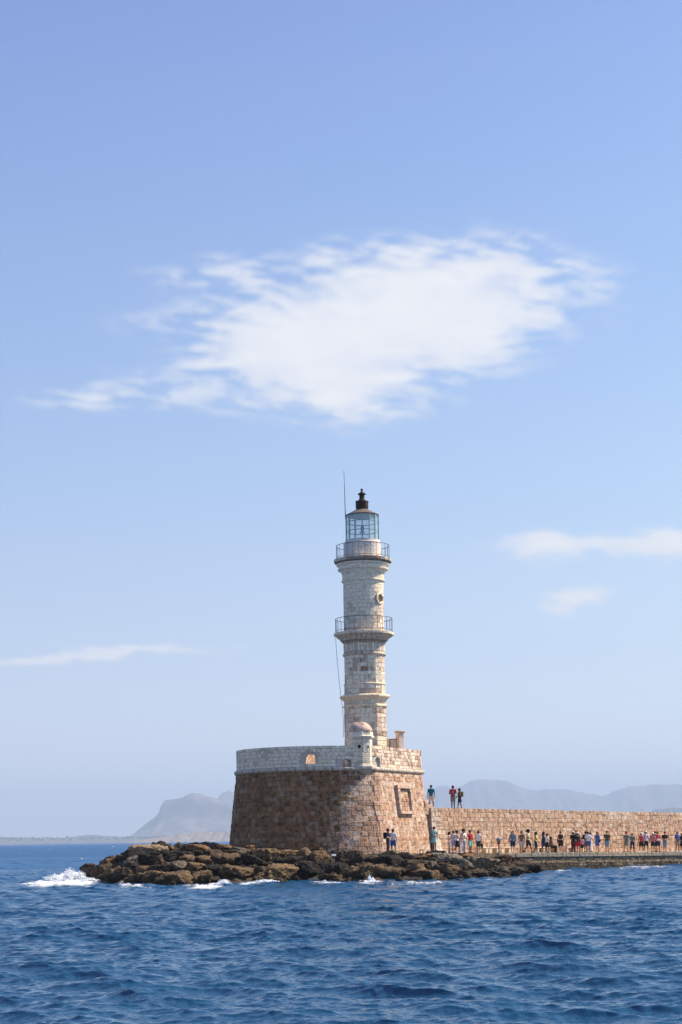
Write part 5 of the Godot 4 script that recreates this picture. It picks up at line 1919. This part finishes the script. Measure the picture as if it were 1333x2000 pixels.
# joints of a standing, walking or sitting figure 1.72 m tall that looks along +z
func skeleton(pose: String) -> Dictionary:
	var w := pose.split(" ")
	var j := {}
	var drop := Vector3.ZERO
	var lean := Vector3.ZERO
	if w[0] == "sit":
		drop = Vector3(0, -0.44, 0)
	if w[0] == "bend":
		lean = Vector3(0, -0.05, 0.22)
	for k in 2:
		var s: float = [1.0, -1.0][k]
		var n: String = ["l", "r"][k]
		j["hip_" + n] = Vector3(s * 0.088, 0.90, 0) + drop
		match w[0]:
			"walk":
				j["knee_" + n] = Vector3(s * 0.09, 0.50, 0.17) if k == 0 else Vector3(s * 0.09, 0.48, -0.06)
				j["ankle_" + n] = Vector3(s * 0.09, 0.09, 0.24) if k == 0 else Vector3(s * 0.09, 0.15, -0.35)
			"step":
				j["knee_" + n] = Vector3(s * 0.09, 0.50, 0.10) if k == 1 else Vector3(s * 0.09, 0.48, -0.02)
				j["ankle_" + n] = Vector3(s * 0.08, 0.09, 0.13) if k == 1 else Vector3(s * 0.10, 0.10, -0.17)
			"wide":
				j["knee_" + n] = Vector3(s * 0.13, 0.49, 0.02)
				j["ankle_" + n] = Vector3(s * 0.17, 0.08, -0.02)
			"sit":
				j["knee_" + n] = Vector3(s * 0.13, 0.50, 0.43)
				j["ankle_" + n] = Vector3(s * 0.12, 0.08, 0.40)
			"ease":
				j["knee_" + n] = Vector3(s * 0.10, 0.49, 0.01) if k == 0 else Vector3(s * 0.13, 0.50, 0.11)
				j["ankle_" + n] = Vector3(s * 0.09, 0.08, -0.02) if k == 0 else Vector3(s * 0.16, 0.09, 0.06)
			_:
				j["knee_" + n] = Vector3(s * 0.092, 0.49, 0.015)
				j["ankle_" + n] = Vector3(s * 0.092, 0.08, -0.02)
		j["toe_" + n] = j["ankle_" + n] + Vector3(s * 0.035, -0.045, 0.17)
		var a := arm_pose(w[1 + k], s)
		j["shoulder_" + n] = Vector3(s * 0.178, 1.40, 0) + drop + lean
		j["elbow_" + n] = a[0] + drop + lean
		j["wrist_" + n] = a[1] + drop + lean
	j.pelvis = Vector3(0, 0.95, 0) + drop
	j.waist = Vector3(0, 1.10, 0.01) + drop + lean * 0.35
	j.chest = Vector3(0, 1.28, 0.0) + drop + lean * 0.75
	j.neck = Vector3(0, 1.46, -0.01) + drop + lean
	j.head = Vector3(0, 1.60, 0.025) + drop + lean * 1.15
	return j

func torso(f: Field, j: Dictionary, m: float, female: bool, hips := true) -> void:
	var sh := 0.88 if female else 1.0
	if hips:
		f.limb(j.pelvis + Vector3(-0.06, -0.02, 0), j.pelvis + Vector3(0.06, -0.02, 0), 0.118 + m, 0.118 + m, 0.06, 1.18)
	f.limb(j.pelvis, j.waist, 0.118 + m, 0.104 * (0.94 if female else 1.05) + m, 0.06, 1.22)
	f.limb(j.waist, j.chest, 0.108 + m, 0.12 + m, 0.06, 1.22)
	f.limb(j.chest + Vector3(-0.075 * sh, 0.0, 0), j.chest + Vector3(0.075 * sh, 0.0, 0), 0.112 + m, 0.112 + m, 0.06, 1.22)
	f.limb(j.shoulder_l * Vector3(0.85 * sh, 1, 1) + Vector3(0, -0.02, 0), j.shoulder_r * Vector3(0.85 * sh, 1, 1) + Vector3(0, -0.02, 0), 0.062 + m, 0.062 + m, 0.07)

func body_mesh(pose: String, female: bool) -> ArrayMesh:
	var key := "body %s %s" % [pose, female]
	if made.has(key):
		return made[key]
	var j := skeleton(pose)
	var f := Field.new(Vector3(-0.62, -0.04, -0.5), Vector3(0.62, 1.6, 0.62), 0.031)
	torso(f, j, 0.0, female)
	for n in ["l", "r"]:
		f.limb(j["hip_" + n], j["knee_" + n], 0.088, 0.056, 0.05)
		f.limb(j["knee_" + n], j["knee_" + n].lerp(j["ankle_" + n], 0.4) + Vector3(0, 0, -0.012), 0.054, 0.055, 0.03)
		f.limb(j["knee_" + n].lerp(j["ankle_" + n], 0.4), j["ankle_" + n], 0.053, 0.038, 0.03)
		f.limb(j["ankle_" + n] + Vector3(0, -0.03, -0.03), j["toe_" + n], 0.042, 0.034, 0.03)
		f.limb(j["shoulder_" + n], j["elbow_" + n], 0.052, 0.040, 0.04)
		f.limb(j["elbow_" + n], j["wrist_" + n], 0.041, 0.030, 0.03)
		var d: Vector3 = (j["wrist_" + n] - j["elbow_" + n]).normalized()
		f.limb(j["wrist_" + n], j["wrist_" + n] + d * 0.075, 0.030, 0.034, 0.02)
	f.limb(j.neck + Vector3(0, -0.04, 0), j.head + Vector3(0, -0.05, -0.01), 0.058, 0.052, 0.03)
	var st := SurfaceTool.new()
	st.begin(Mesh.PRIMITIVE_TRIANGLES)
	f.into(st)
	# head with brow, nose, chin and ears on a finer grid
	var h: Vector3 = j.head
	var g := Field.new(h + Vector3(-0.13, -0.17, -0.15), h + Vector3(0.13, 0.16, 0.16), 0.012)
	g.limb(h + Vector3(0, 0.03, -0.02), h + Vector3(0, 0.03, 0.012), 0.092, 0.086, 0.03)
	g.limb(h + Vector3(0, -0.02, 0.025), h + Vector3(0, -0.088, 0.055), 0.070, 0.034, 0.04)
	g.limb(h + Vector3(0, -0.06, -0.03), h + Vector3(0, -0.15, -0.035), 0.055, 0.055, 0.03)
	g.limb(h + Vector3(0, 0.012, 0.098), h + Vector3(0, -0.032, 0.118), 0.010, 0.017, 0.012)
	g.limb(h + Vector3(-0.03, 0.026, 0.09), h + Vector3(0.03, 0.026, 0.09), 0.012, 0.012, 0.015)
	g.limb(h + Vector3(-0.018, -0.062, 0.088), h + Vector3(0.018, -0.062, 0.088), 0.010, 0.010, 0.008)
	for s in [1.0, -1.0]:
		g.limb(h + Vector3(s * 0.088, 0.015, 0.0), h + Vector3(s * 0.082, -0.035, 0.005), 0.016, 0.012, 0.008)
	g.into(st)
	# fingers and thumbs, slightly curled
	for n in ["l", "r"]:
		var s := 1.0 if n == "l" else -1.0
		var d: Vector3 = (j["wrist_" + n] - j["elbow_" + n]).normalized()
		var across := d.cross(Vector3(s, 0, 0.2)).normalized()
		if across.length() < 0.5:
			across = Vector3.FORWARD
		var curl := across.cross(d).normalized()
		var knuckle: Vector3 = j["wrist_" + n] + d * 0.085
		for k in 4:
			var a := knuckle + across * (k - 1.5) * 0.020
			var len: float = [0.066, 0.078, 0.073, 0.056][k]
			tube(st, [a - d * 0.03, a + d * len * 0.5 + curl * 0.006, a + d * len * 0.85 + curl * 0.024], 0.0095, 5, 0.007)
		var th: Vector3 = j["wrist_" + n] + d * 0.03 + across * -0.03
		tube(st, [th, th + d * 0.03 - across * 0.025 + curl * 0.01, th + d * 0.058 - across * 0.028 + curl * 0.02], 0.011, 5, 0.008)
	st.index()
	st.generate_normals()
	made[key] = st.commit()
	return made[key]

func cloth_mesh(kind: String, pose: String, female: bool) -> ArrayMesh:
	var key := "%s %s %s" % [kind, pose, female]
	if made.has(key):
		return made[key]
	var j := skeleton(pose)
	var m := 0.020
	var f := Field.new(Vector3(-0.62, -0.04, -0.5), Vector3(0.62, 1.6, 0.62), 0.031)
	var seat: float = j.pelvis.y - 0.95
	match kind:
		"shirt", "long_shirt", "top", "crop_top", "blouse":
			torso(f, j, m + (0.012 if kind == "blouse" else 0.0), female)
			if kind != "top" and kind != "crop_top":
				for n in ["l", "r"]:
					var to: float = 0.62
					f.limb(j["shoulder_" + n], j["shoulder_" + n].lerp(j["elbow_" + n], to), 0.072, 0.064, 0.04)
					if kind == "long_shirt":
						f.limb(j["shoulder_" + n], j["elbow_" + n], 0.07, 0.056, 0.03)
						f.limb(j["elbow_" + n], j["elbow_" + n].lerp(j["wrist_" + n], 0.9), 0.056, 0.046, 0.03)
			f.cut(Vector3(0, -1, 0), -((1.09 if kind == "crop_top" else 0.90) + seat))
			f.cut(Vector3(0, 1, 0), 1.475 + seat)
		"dress", "long_dress", "tunic", "skirt":
			if kind != "skirt":
				torso(f, j, m, female)
			if kind == "tunic":
				for n in ["l", "r"]:
					f.limb(j["shoulder_" + n], j["shoulder_" + n].lerp(j["elbow_" + n], 0.62), 0.072, 0.064, 0.04)
			var hem := 0.16 if kind == "long_dress" else 0.56
			f.limb(j.waist + Vector3(0, -0.02, 0), Vector3(0, hem - 0.05, 0.0) + (j.ankle_l + j.ankle_r) * Vector3(0.3, 0, 0.3), 0.125 + m, 0.235 if kind == "long_dress" else 0.215, 0.05, 1.15)
			f.cut(Vector3(0, -1, 0), -hem)
			f.cut(Vector3(0, 1, 0), 1.475 if kind != "skirt" else 1.06)
		"shorts", "capri", "trousers":
			var to: float = {"shorts": 0.80, "capri": 1.5, "trousers": 1.93}[kind]
			f.limb(j.pelvis + Vector3(-0.06, -0.02, 0), j.pelvis + Vector3(0.06, -0.02, 0), 0.136, 0.136, 0.05, 1.18)
			f.limb(j.pelvis, j.pelvis + Vector3(0, 0.07, 0), 0.134, 0.122, 0.05, 1.2)
			for n in ["l", "r"]:
				f.limb(j["hip_" + n], j["hip_" + n].lerp(j["knee_" + n], minf(to, 1.0)), 0.112, 0.096 if kind == "shorts" else 0.078, 0.03)
				if to > 1.0:
					f.limb(j["knee_" + n], j["knee_" + n].lerp(j["ankle_" + n], to - 1.0), 0.080, 0.070, 0.03)
			f.cut(Vector3(0, 1, 0), 1.03 + seat)
	var st := SurfaceTool.new()
	st.begin(Mesh.PRIMITIVE_TRIANGLES)
	f.into(st)
	st.index()
	st.generate_normals()
	made[key] = st.commit()
	return made[key]

func hair_mesh(kind: String) -> ArrayMesh:
	if made.has("hair " + kind):
		return made["hair " + kind]
	var f := Field.new(Vector3(-0.2, -0.42, -0.24), Vector3(0.2, 0.2, 0.2), 0.018)
	var big := 0.05 if kind == "curly" else 0.014
	f.limb(Vector3(0, 0.035, -0.03), Vector3(0, 0.04, 0.005), 0.096 + big, 0.090 + big, 0.03)
	f.cut(Vector3(0, -0.55, 0.83).normalized(), 0.045 + big * 0.6)
	f.cut(Vector3(0, -1, 0), 0.06 if kind != "curly" else 0.09)
	if kind == "long":
		f.limb(Vector3(-0.04, 0.0, -0.085), Vector3(-0.05, -0.30, -0.09), 0.062, 0.045, 0.04)
		f.limb(Vector3(0.04, 0.0, -0.085), Vector3(0.05, -0.30, -0.09), 0.062, 0.045, 0.04)
		for s in [1.0, -1.0]:
			f.limb(Vector3(s * 0.085, 0.02, -0.02), Vector3(s * 0.095, -0.20, 0.0), 0.034, 0.028, 0.04)
	if kind == "bun":
		f.limb(Vector3(0, 0.10, -0.12), Vector3(0, 0.11, -0.13), 0.05, 0.05, 0.02)
	var st := SurfaceTool.new()
	st.begin(Mesh.PRIMITIVE_TRIANGLES)
	f.into(st)
	st.index()
	st.generate_normals()
	made["hair " + kind] = st.commit()
	return made["hair " + kind]

func hat_mesh(kind: String) -> ArrayMesh:
	if made.has(kind):
		return made[kind]
	var st := begin(true)
	var prof := [Vector2(0.108, 0.035), Vector2(0.112, 0.07), Vector2(0.098, 0.12), Vector2(0.06, 0.15), Vector2(0.0, 0.158)]
	if kind == "sun_hat":
		prof = [Vector2(0.10, 0.048), Vector2(0.21, 0.03), Vector2(0.212, 0.042), Vector2(0.115, 0.062), Vector2(0.105, 0.13), Vector2(0.07, 0.155), Vector2(0.0, 0.16)]
	if kind == "head_scarf":
		prof = [Vector2(0.085, -0.09), Vector2(0.115, -0.03), Vector2(0.121, 0.05), Vector2(0.10, 0.125), Vector2(0.05, 0.155), Vector2(0.0, 0.16)]
	lathe(st, prof, 16, Vector3(0, 0, -0.012), 0.0, false)
	if kind == "cap":
		for e in [0.0, 0.008]:
			var q := []
			for k in 7:
				var a := lerpf(-1.0, 1.0, k / 6.0)
				q.append(Vector3(sin(a) * 0.105, 0.045 + e, cos(a) * 0.09 + (0.085 if k > 0 and k < 6 else 0.0)))
			for k in range(1, 6):
				if e > 0.0:
					tri(st, q[0], q[k + 1], q[k])
				else:
					tri(st, q[0], q[k], q[k + 1])
	made[kind] = commit(st, true)
	return made[kind]

const SKIN := {"fair": [0.60, 0.36, 0.25], "tan": [0.42, 0.22, 0.135], "brown": [0.25, 0.125, 0.075], "dark": [0.115, 0.06, 0.04]}
const CLOTH := {
	"black": [0.016, 0.016, 0.019], "white": [0.74, 0.74, 0.76], "navy": [0.022, 0.028, 0.065], "blue": [0.05, 0.10, 0.30], "royal": [0.045, 0.11, 0.36], "denim": [0.11, 0.17, 0.25], "light_denim": [0.20, 0.31, 0.45],
	"teal": [0.02, 0.14, 0.21], "pale_teal": [0.34, 0.52, 0.50], "mint": [0.22, 0.47, 0.40], "red": [0.42, 0.02, 0.04], "coral": [0.55, 0.075, 0.09], "maroon": [0.11, 0.022, 0.03], "pink": [0.62, 0.33, 0.33],
	"rose_print": [0.52, 0.19, 0.20], "lilac": [0.62, 0.56, 0.72], "grey": [0.20, 0.20, 0.20], "pale_grey": [0.52, 0.50, 0.49], "olive": [0.085, 0.072, 0.04], "grey_green": [0.17, 0.19, 0.155], "sage": [0.12, 0.19, 0.165],
	"dark_green": [0.045, 0.055, 0.035], "cream": [0.66, 0.52, 0.40], "khaki": [0.27, 0.21, 0.13], "beige": [0.50, 0.46, 0.30], "yellow": [0.58, 0.50, 0.17], "taupe": [0.20, 0.145, 0.11], "blush": [0.66, 0.50, 0.47],
	"hair_black": [0.012, 0.010, 0.010], "hair_brown": [0.05, 0.028, 0.017], "hair_light": [0.20, 0.12, 0.06], "hair_grey": [0.25, 0.24, 0.23], "straw": [0.52, 0.44, 0.30], "patterned": [0.30, 0.34, 0.42], "tan_bag": [0.40, 0.28, 0.16], "leaf": [0.14, 0.17, 0.06],
}

func dye(key: String) -> StandardMaterial3D:
	var c = CLOTH[key]
	var m := paint("cloth_" + key, c[0], c[1], c[2], 0.95)
	return m

# what each person shows: measured x, height, line out from the wall, facing (degrees, 0 towards the water), pose, sex, skin, dress, label
const PEOPLE := [
	[1002, 1.68, 1.6, 10, "ease down down", 1, "fair", [["long_shirt", "denim"], ["shorts", "navy"], ["hair:long", "hair_brown"], ["shoe", "white"]], "woman with long brown hair in a blue denim shirt and navy shorts"],
	[1019, 1.68, 1.6, 0, "stand down down", 1, "tan", [["top", "taupe"], ["shorts", "pale_grey"], ["hair:bun", "hair_brown"], ["shoe", "taupe"]], "person in sunglasses, brown top and pale grey shorts"],
	[1032, 1.80, 2.0, 75, "walk aft front", 0, "dark", [["shirt", "beige"], ["shorts", "black"], ["hair:curly", "hair_black"], ["shoe", "black"]], "person walking in a beige T-shirt and black shorts, with thick dark hair"],
	[1047, 1.62, 1.9, 80, "step aft fore", 1, "dark", [["top", "yellow"], ["shorts", "navy"], ["hair:long", "hair_black"], ["shoe", "white"], ["tote", "white"]], "person walking in a yellow top with a white tote bag"],
	[1062, 1.64, 1.7, 80, "walk aft fore", 1, "dark", [["long_shirt", "navy"], ["shorts", "navy"], ["hair:long", "hair_black"], ["shoe", "black"]], "person walking in navy with long black hair, behind the white T-shirt"],
	[1068.5, 1.50, 2.1, 120, "step down front", 0, "brown", [["shirt", "white"], ["shorts", "black"], ["hair:short", "hair_black"], ["shoe", "taupe"]], "boy-sized person in a white T-shirt and black shorts beside the bench"],
	[1076, 1.70, 0.62, 70, "sit lap lap", 0, "dark", [["shirt", "black"], ["trousers", "black"], ["hair:short", "hair_black"], ["shoe", "black"], ["phone", "black"]], "person in black sitting on a bench and looking at a phone"],
	[1095.5, 1.70, 1.6, 185, "ease down down", 1, "fair", [["crop_top", "black"], ["shorts", "black"], ["hair:short", "hair_light"], ["shoe", "white"], ["shoulder_bag", "navy"]], "person in a black crop top and black shorts with white trainers"],
	[1120, 1.66, 1.9, 160, "stand front front", 0, "tan", [["shirt", "black"], ["trousers", "maroon"], ["cap", "white"], ["shoe", "black"]], "person in a white cap, black shirt and dark red trousers, in the huddle"],
	[1126, 1.80, 1.2, 5, "stand front down", 0, "fair", [["shirt", "grey_green"], ["shorts", "maroon"], ["hair:short", "hair_light"], ["shoe", "taupe"]], "tall red-faced person at the back of the huddle"],
	[1130.5, 1.62, 2.4, 200, "bend front front", 0, "tan", [["shirt", "black"], ["shorts", "red"], ["cap", "white"], ["shoe", "black"]], "person bending forward in a white cap, black shirt and red shorts"],
	[1137, 1.22, 2.3, 190, "step front front", 1, "tan", [["shirt", "pink"], ["shorts", "black"], ["hair:short", "hair_brown"], ["shoe", "taupe"]], "small child in a pink top and black shorts"],
	[1144.5, 1.70, 1.5, 150, "stand strap strap", 0, "tan", [["shirt", "grey"], ["shorts", "khaki"], ["hair:short", "hair_black"], ["shoe", "black"], ["backpack", "black"]], "person with a big black backpack and khaki shorts, next to the child"],
	[1149, 1.68, 1.9, 185, "ease down down", 0, "tan", [["shirt", "white"], ["shorts", "blue"], ["hair:short", "hair_brown"], ["shoe", "taupe"]], "person in a white T-shirt and blue shorts beside the long white dress"],
	[1153.5, 1.60, 1.5, 110, "stand down fore", 1, "tan", [["long_dress", "white"], ["hair:short", "hair_brown"], ["shoe", "taupe"]], "person in a long white dress"],
	[1167, 1.68, 1.6, -10, "step down down", 1, "fair", [["dress", "royal"], ["hair:long", "hair_brown"], ["shoe", "taupe"], ["shoulder_bag", "black"]], "woman in a short royal blue dress with a black bag"],
	[1186, 1.74, 1.7, 0, "stand down down", 0, "fair", [["shirt", "olive"], ["shorts", "light_denim"], ["hair:short", "hair_brown"], ["shoe", "black"]], "man in a dark olive T-shirt and denim shorts, standing alone"],
	[1224, 1.70, 1.5, -15, "ease down down", 1, "fair", [["tunic", "grey_green"], ["head_scarf", "red"], ["shoe", "black"]], "person in a red headscarf and a long grey-green shirt dress"],
	[1235.5, 1.58, 1.5, 10, "wide down down", 0, "tan", [["shirt", "sage"], ["capri", "navy"], ["hair:short", "hair_brown"], ["shoe", "black"]], "person in a sage green shirt and dark three-quarter trousers"],
	[1253, 1.60, 1.7, -20, "wide down down", 0, "tan", [["top", "coral"], ["shorts", "black"], ["cap", "white"], ["shoe", "white"]], "person in a coral red vest, black shorts and white cap"],
	[1262, 1.74, 1.7, 20, "wide down down", 0, "tan", [["shirt", "lilac"], ["shorts", "black"], ["cap", "white"], ["shoe", "white"], ["backpack", "black"]], "person in a pale lilac T-shirt and white cap with backpack straps"],
	[1275.5, 1.62, 1.8, -10, "stand front down", 1, "tan", [["blouse", "rose_print"], ["skirt", "black"], ["sun_hat", "white"], ["shoe", "black"]], "person in a white sun hat, rosy blouse and black skirt"],
	[1280, 1.74, 1.1, 5, "stand down down", 0, "tan", [["shirt", "maroon"], ["shorts", "navy"], ["cap", "red"], ["shoe", "black"]], "person in a red cap standing behind the rosy blouses"],
	[1285, 1.70, 1.9, 10, "wide front down", 1, "tan", [["blouse", "coral"], ["shorts", "navy"], ["hair:short", "hair_brown"], ["shoe", "black"], ["waist_bag", "white"]], "person in a reddish patterned shirt with a white waist bag"],
	[1299, 1.72, 2.0, 5, "stand front front", 1, "tan", [["shirt", "black"], ["shorts", "light_denim"], ["hair:short", "hair_brown"], ["shoe", "taupe"], ["waist_bag", "tan_bag"]], "person in black with arms folded over a tan bag, in pale denim shorts"],
	[1323.5, 1.74, 1.9, 40, "wide down front", 0, "brown", [["shirt", "blue"], ["shorts", "khaki"], ["hair:short", "hair_grey"], ["shoe", "white"]], "man in a blue T-shirt and khaki shorts near the picture's edge"],
	[1332, 1.60, 1.6, -40, "stand front down", 1, "tan", [["dress", "black"], ["hair:long", "hair_brown"], ["shoe", "white"]], "person in a short black dress facing the man in the blue T-shirt"],
	[935, 1.68, 1.9, 175, "stand down down", 0, "tan", [["top", "white"], ["shorts", "dark_green"], ["hair:short", "hair_black"], ["shoe", "black"], ["hand_bag", "black"]], "man in a white tank top and dark green shorts holding a black bag"],
	[918.5, 1.72, 2.0, 40, "ease down raise", 0, "brown", [["shirt", "red"], ["shorts", "mint"], ["hair:short", "hair_black"], ["shoe", "black"]], "man in a red T-shirt and mint green shorts with a hand at his face"],
	[905.5, 1.74, 2.2, 30, "stand down down", 1, "tan", [["blouse", "white"], ["trousers", "patterned"], ["head_scarf", "white"], ["shoe", "taupe"]], "person in white with a white head cover and patterned long trousers"],
	[899.5, 1.82, 2.9, 60, "bend front front", 0, "tan", [["top", "blush"], ["trousers", "blush"], ["sun_hat", "black"], ["shoe", "taupe"]], "tall person in a black sun hat and long blush-coloured trousers"],
	[893, 1.66, 3.1, 100, "walk down fore", 1, "tan", [["top", "white"], ["shorts", "black"], ["hair:bun", "hair_black"], ["shoe", "white"], ["shoulder_bag", "black"]], "woman in a white top with a round black bag at her hip"],
	[886, 1.66, 2.6, 170, "ease down down", 1, "fair", [["top", "lilac"], ["shorts", "lilac"], ["hair:short", "hair_brown"], ["shoe", "white"]], "woman in a pale lilac playsuit seen from behind"],
	[878, 1.60, 1.6, 70, "stand lift strap", 1, "tan", [["top", "cream"], ["shorts", "cream"], ["hair:long", "hair_black"], ["shoe", "taupe"], ["shoulder_bag", "black"]], "woman in cream with a raised arm, half hidden by the lilac playsuit"],
]

func dress(o: Node3D, pose: String, female: bool, skin: String, wear: Array) -> void:
	var c = SKIN[skin]
	part("body", body_mesh(pose, female), paint("skin_" + skin, c[0], c[1], c[2], 0.6), o)
	var j := skeleton(pose)
	for w in wear:
		var kind: String = w[0]
		var m := dye(w[1])
		if kind.begins_with("hair:"):
			part("hair", hair_mesh(kind.substr(5)), m, o, Transform3D(Basis(), j.head))
		elif kind in ["cap", "sun_hat", "head_scarf"]:
			part("hair", hair_mesh("short"), dye("hair_brown"), o, Transform3D(Basis(), j.head))
			part(kind, hat_mesh(kind), m, o, Transform3D(Basis(), j.head + Vector3(0, 0.012, 0)))
		elif kind == "shoe":
			for n in ["l", "r"]:
				var a: Vector3 = j["ankle_" + n]
				var t: Vector3 = j["toe_" + n]
				var st := begin(true)
				tube(st, [a + Vector3(0, -0.03, -0.045), a.lerp(t, 0.4) + Vector3(0, -0.012, 0), t + Vector3(0, -0.002, 0.02)], 0.052, 9, 0.042)
				part("shoe", commit(st, true), m, o)
		elif kind == "backpack":
			var st := begin()
			chamfer(st, Transform3D(Basis(), j.chest + Vector3(0, -0.03, -0.22)), Vector3(0.31, 0.46, 0.20), 0.06)
			var bp := part("backpack", commit(st), m, o)
			for s in [1.0, -1.0]:
				part("strap", tube_mesh([j.chest + Vector3(s * 0.12, 0.14, -0.15), j.chest + Vector3(s * 0.125, 0.20, 0.0), j.chest + Vector3(s * 0.12, 0.08, 0.125), j.chest + Vector3(s * 0.15, -0.12, 0.06)], 0.022, 5), m, bp)
		elif kind == "shoulder_bag" or kind == "waist_bag":
			var st := begin()
			var at: Vector3 = (j.pelvis + Vector3(0.23, 0.02, 0.05)) if kind == "shoulder_bag" else (j.pelvis + Vector3(0.02, 0.08, 0.19))
			chamfer(st, Transform3D(Basis(), at), Vector3(0.12, 0.24, 0.26) if kind == "shoulder_bag" else Vector3(0.30, 0.17, 0.10), 0.04)
			var b := part("bag", commit(st), m, o)
			part("strap", tube_mesh([at + Vector3(0, 0.1, 0), j.chest + Vector3(0.03, 0.02, 0.135), j.shoulder_r * Vector3(0.6, 1, 1) + Vector3(0, 0.07, 0.03), j.chest + Vector3(-0.03, 0.0, -0.14)], 0.012, 4), m, b)
		elif kind == "tote" or kind == "hand_bag":
			var wr: Vector3 = j.wrist_l if kind == "tote" else j.wrist_r
			var st := begin()
			chamfer(st, Transform3D(Basis(Vector3.UP, 0.4), wr + Vector3(0, -0.33 if kind == "hand_bag" else -0.24, 0.02)), Vector3(0.10, 0.34, 0.28), 0.03)
			var b := part("bag", commit(st), m, o)
			part("strap", tube_mesh([wr + Vector3(0, -0.18, -0.06), wr + Vector3(0, -0.05, 0.0), wr + Vector3(0, -0.18, 0.08)], 0.010, 4), m, b)
		elif kind == "phone":
			part("phone", chamfer_mesh(Vector3(0.075, 0.15, 0.012), 0.003), m, o, Transform3D(Basis(Vector3.RIGHT, 1.0), (j.wrist_l + j.wrist_r) * 0.5 + Vector3(0, 0.05, 0.10)))
		elif kind == "badge":
			var cy := CylinderMesh.new()
			cy.top_radius = 0.062
			cy.bottom_radius = 0.062
			cy.height = 0.012
			cy.radial_segments = 16
			part("shirt_print", cy, m, o, Transform3D(Basis(Vector3.RIGHT, PI / 2), j.chest + Vector3(0, -0.03, 0.122)))
		else:
			part({"long_shirt": "shirt", "crop_top": "top", "long_dress": "dress"}.get(kind, kind), cloth_mesh(kind, pose, female), m, o)

func person(at: Vector3, turn: float, high: float, pose: String, female: bool, skin: String, wear: Array, label: String) -> void:
	var o := thing("person", label, "person", at, "visitors at the lighthouse")
	var k := high / 1.72
	o.basis = Basis(Vector3.UP, turn).scaled(Vector3(k, k, k))
	dress(o, pose, female, skin, wear)

func build_people() -> void:
	for p in PEOPLE:
		var s := mole_s(p[0], p[2])
		var at := mole(s, p[2], walk_y(s) + 0.005)
		# facing is measured from the direction towards the lens
		person(at, deg_to_rad(p[3]) + atan2(-at.x, -at.z), p[1], p[4], p[5] == 1, p[6], p[7], p[8])
	# on top of the wall
	for q in [
		[843.0, 1.74, 5, "wide down down", 0, "brown", [["shirt", "teal"], ["shorts", "cream"], ["hair:short", "hair_black"], ["shoe", "white"]], "man in a teal T-shirt and cream shorts standing alone on the wall"],
		[885.5, 1.76, 0, "stand front front", 0, "dark", [["shirt", "red"], ["shorts", "grey"], ["hair:short", "hair_black"], ["shoe", "black"], ["badge", "pale_grey"]], "man in a red T-shirt and grey shorts on top of the wall"],
		[898.5, 1.56, -75, "step front fore", 1, "brown", [["top", "black"], ["skirt", "navy"], ["hair:short", "hair_black"], ["shoe", "taupe"], ["backpack", "leaf"]], "woman in a navy skirt with a green backpack on top of the wall"],
	]:
		var s := mole_s(q[0], -0.5, 1579.0)
		var at := mole(s, -0.5, crest_y(s) - 0.03)
		person(at, deg_to_rad(q[2]) + atan2(-at.x, -at.z), q[1], q[3], q[4] == 1, q[5], q[6], q[7])
	# by the bastion
	for q in [
		[758.5, 1667.0, 118.2, 1.72, 75, "stand front front", 0, "fair", [["shirt", "navy"], ["trousers", "navy"], ["cap", "navy"], ["shoe", "black"], ["backpack", "black"]], "person in a dark cap with a black backpack at the foot of the bastion"],
		[768.5, 1667.0, 118.6, 1.70, 170, "ease front down", 0, "tan", [["shirt", "white"], ["shorts", "royal"], ["hair:short", "hair_brown"], ["shoe", "white"]], "person in a white T-shirt and bright blue shorts at the foot of the bastion"],
		[848.5, 1661.5, 117.5, 1.66, 5, "stand front front", 1, "brown", [["dress", "pale_teal"], ["hair:bun", "hair_black"], ["shoe", "taupe"]], "woman in a pale blue-green dress standing on the grey slab"],
	]:
		var p := W(q[0], q[1], q[2])
		person(p, deg_to_rad(q[4]) + atan2(-p.x, -p.z), q[3], q[5], q[6] == 1, q[7], q[8], q[9])
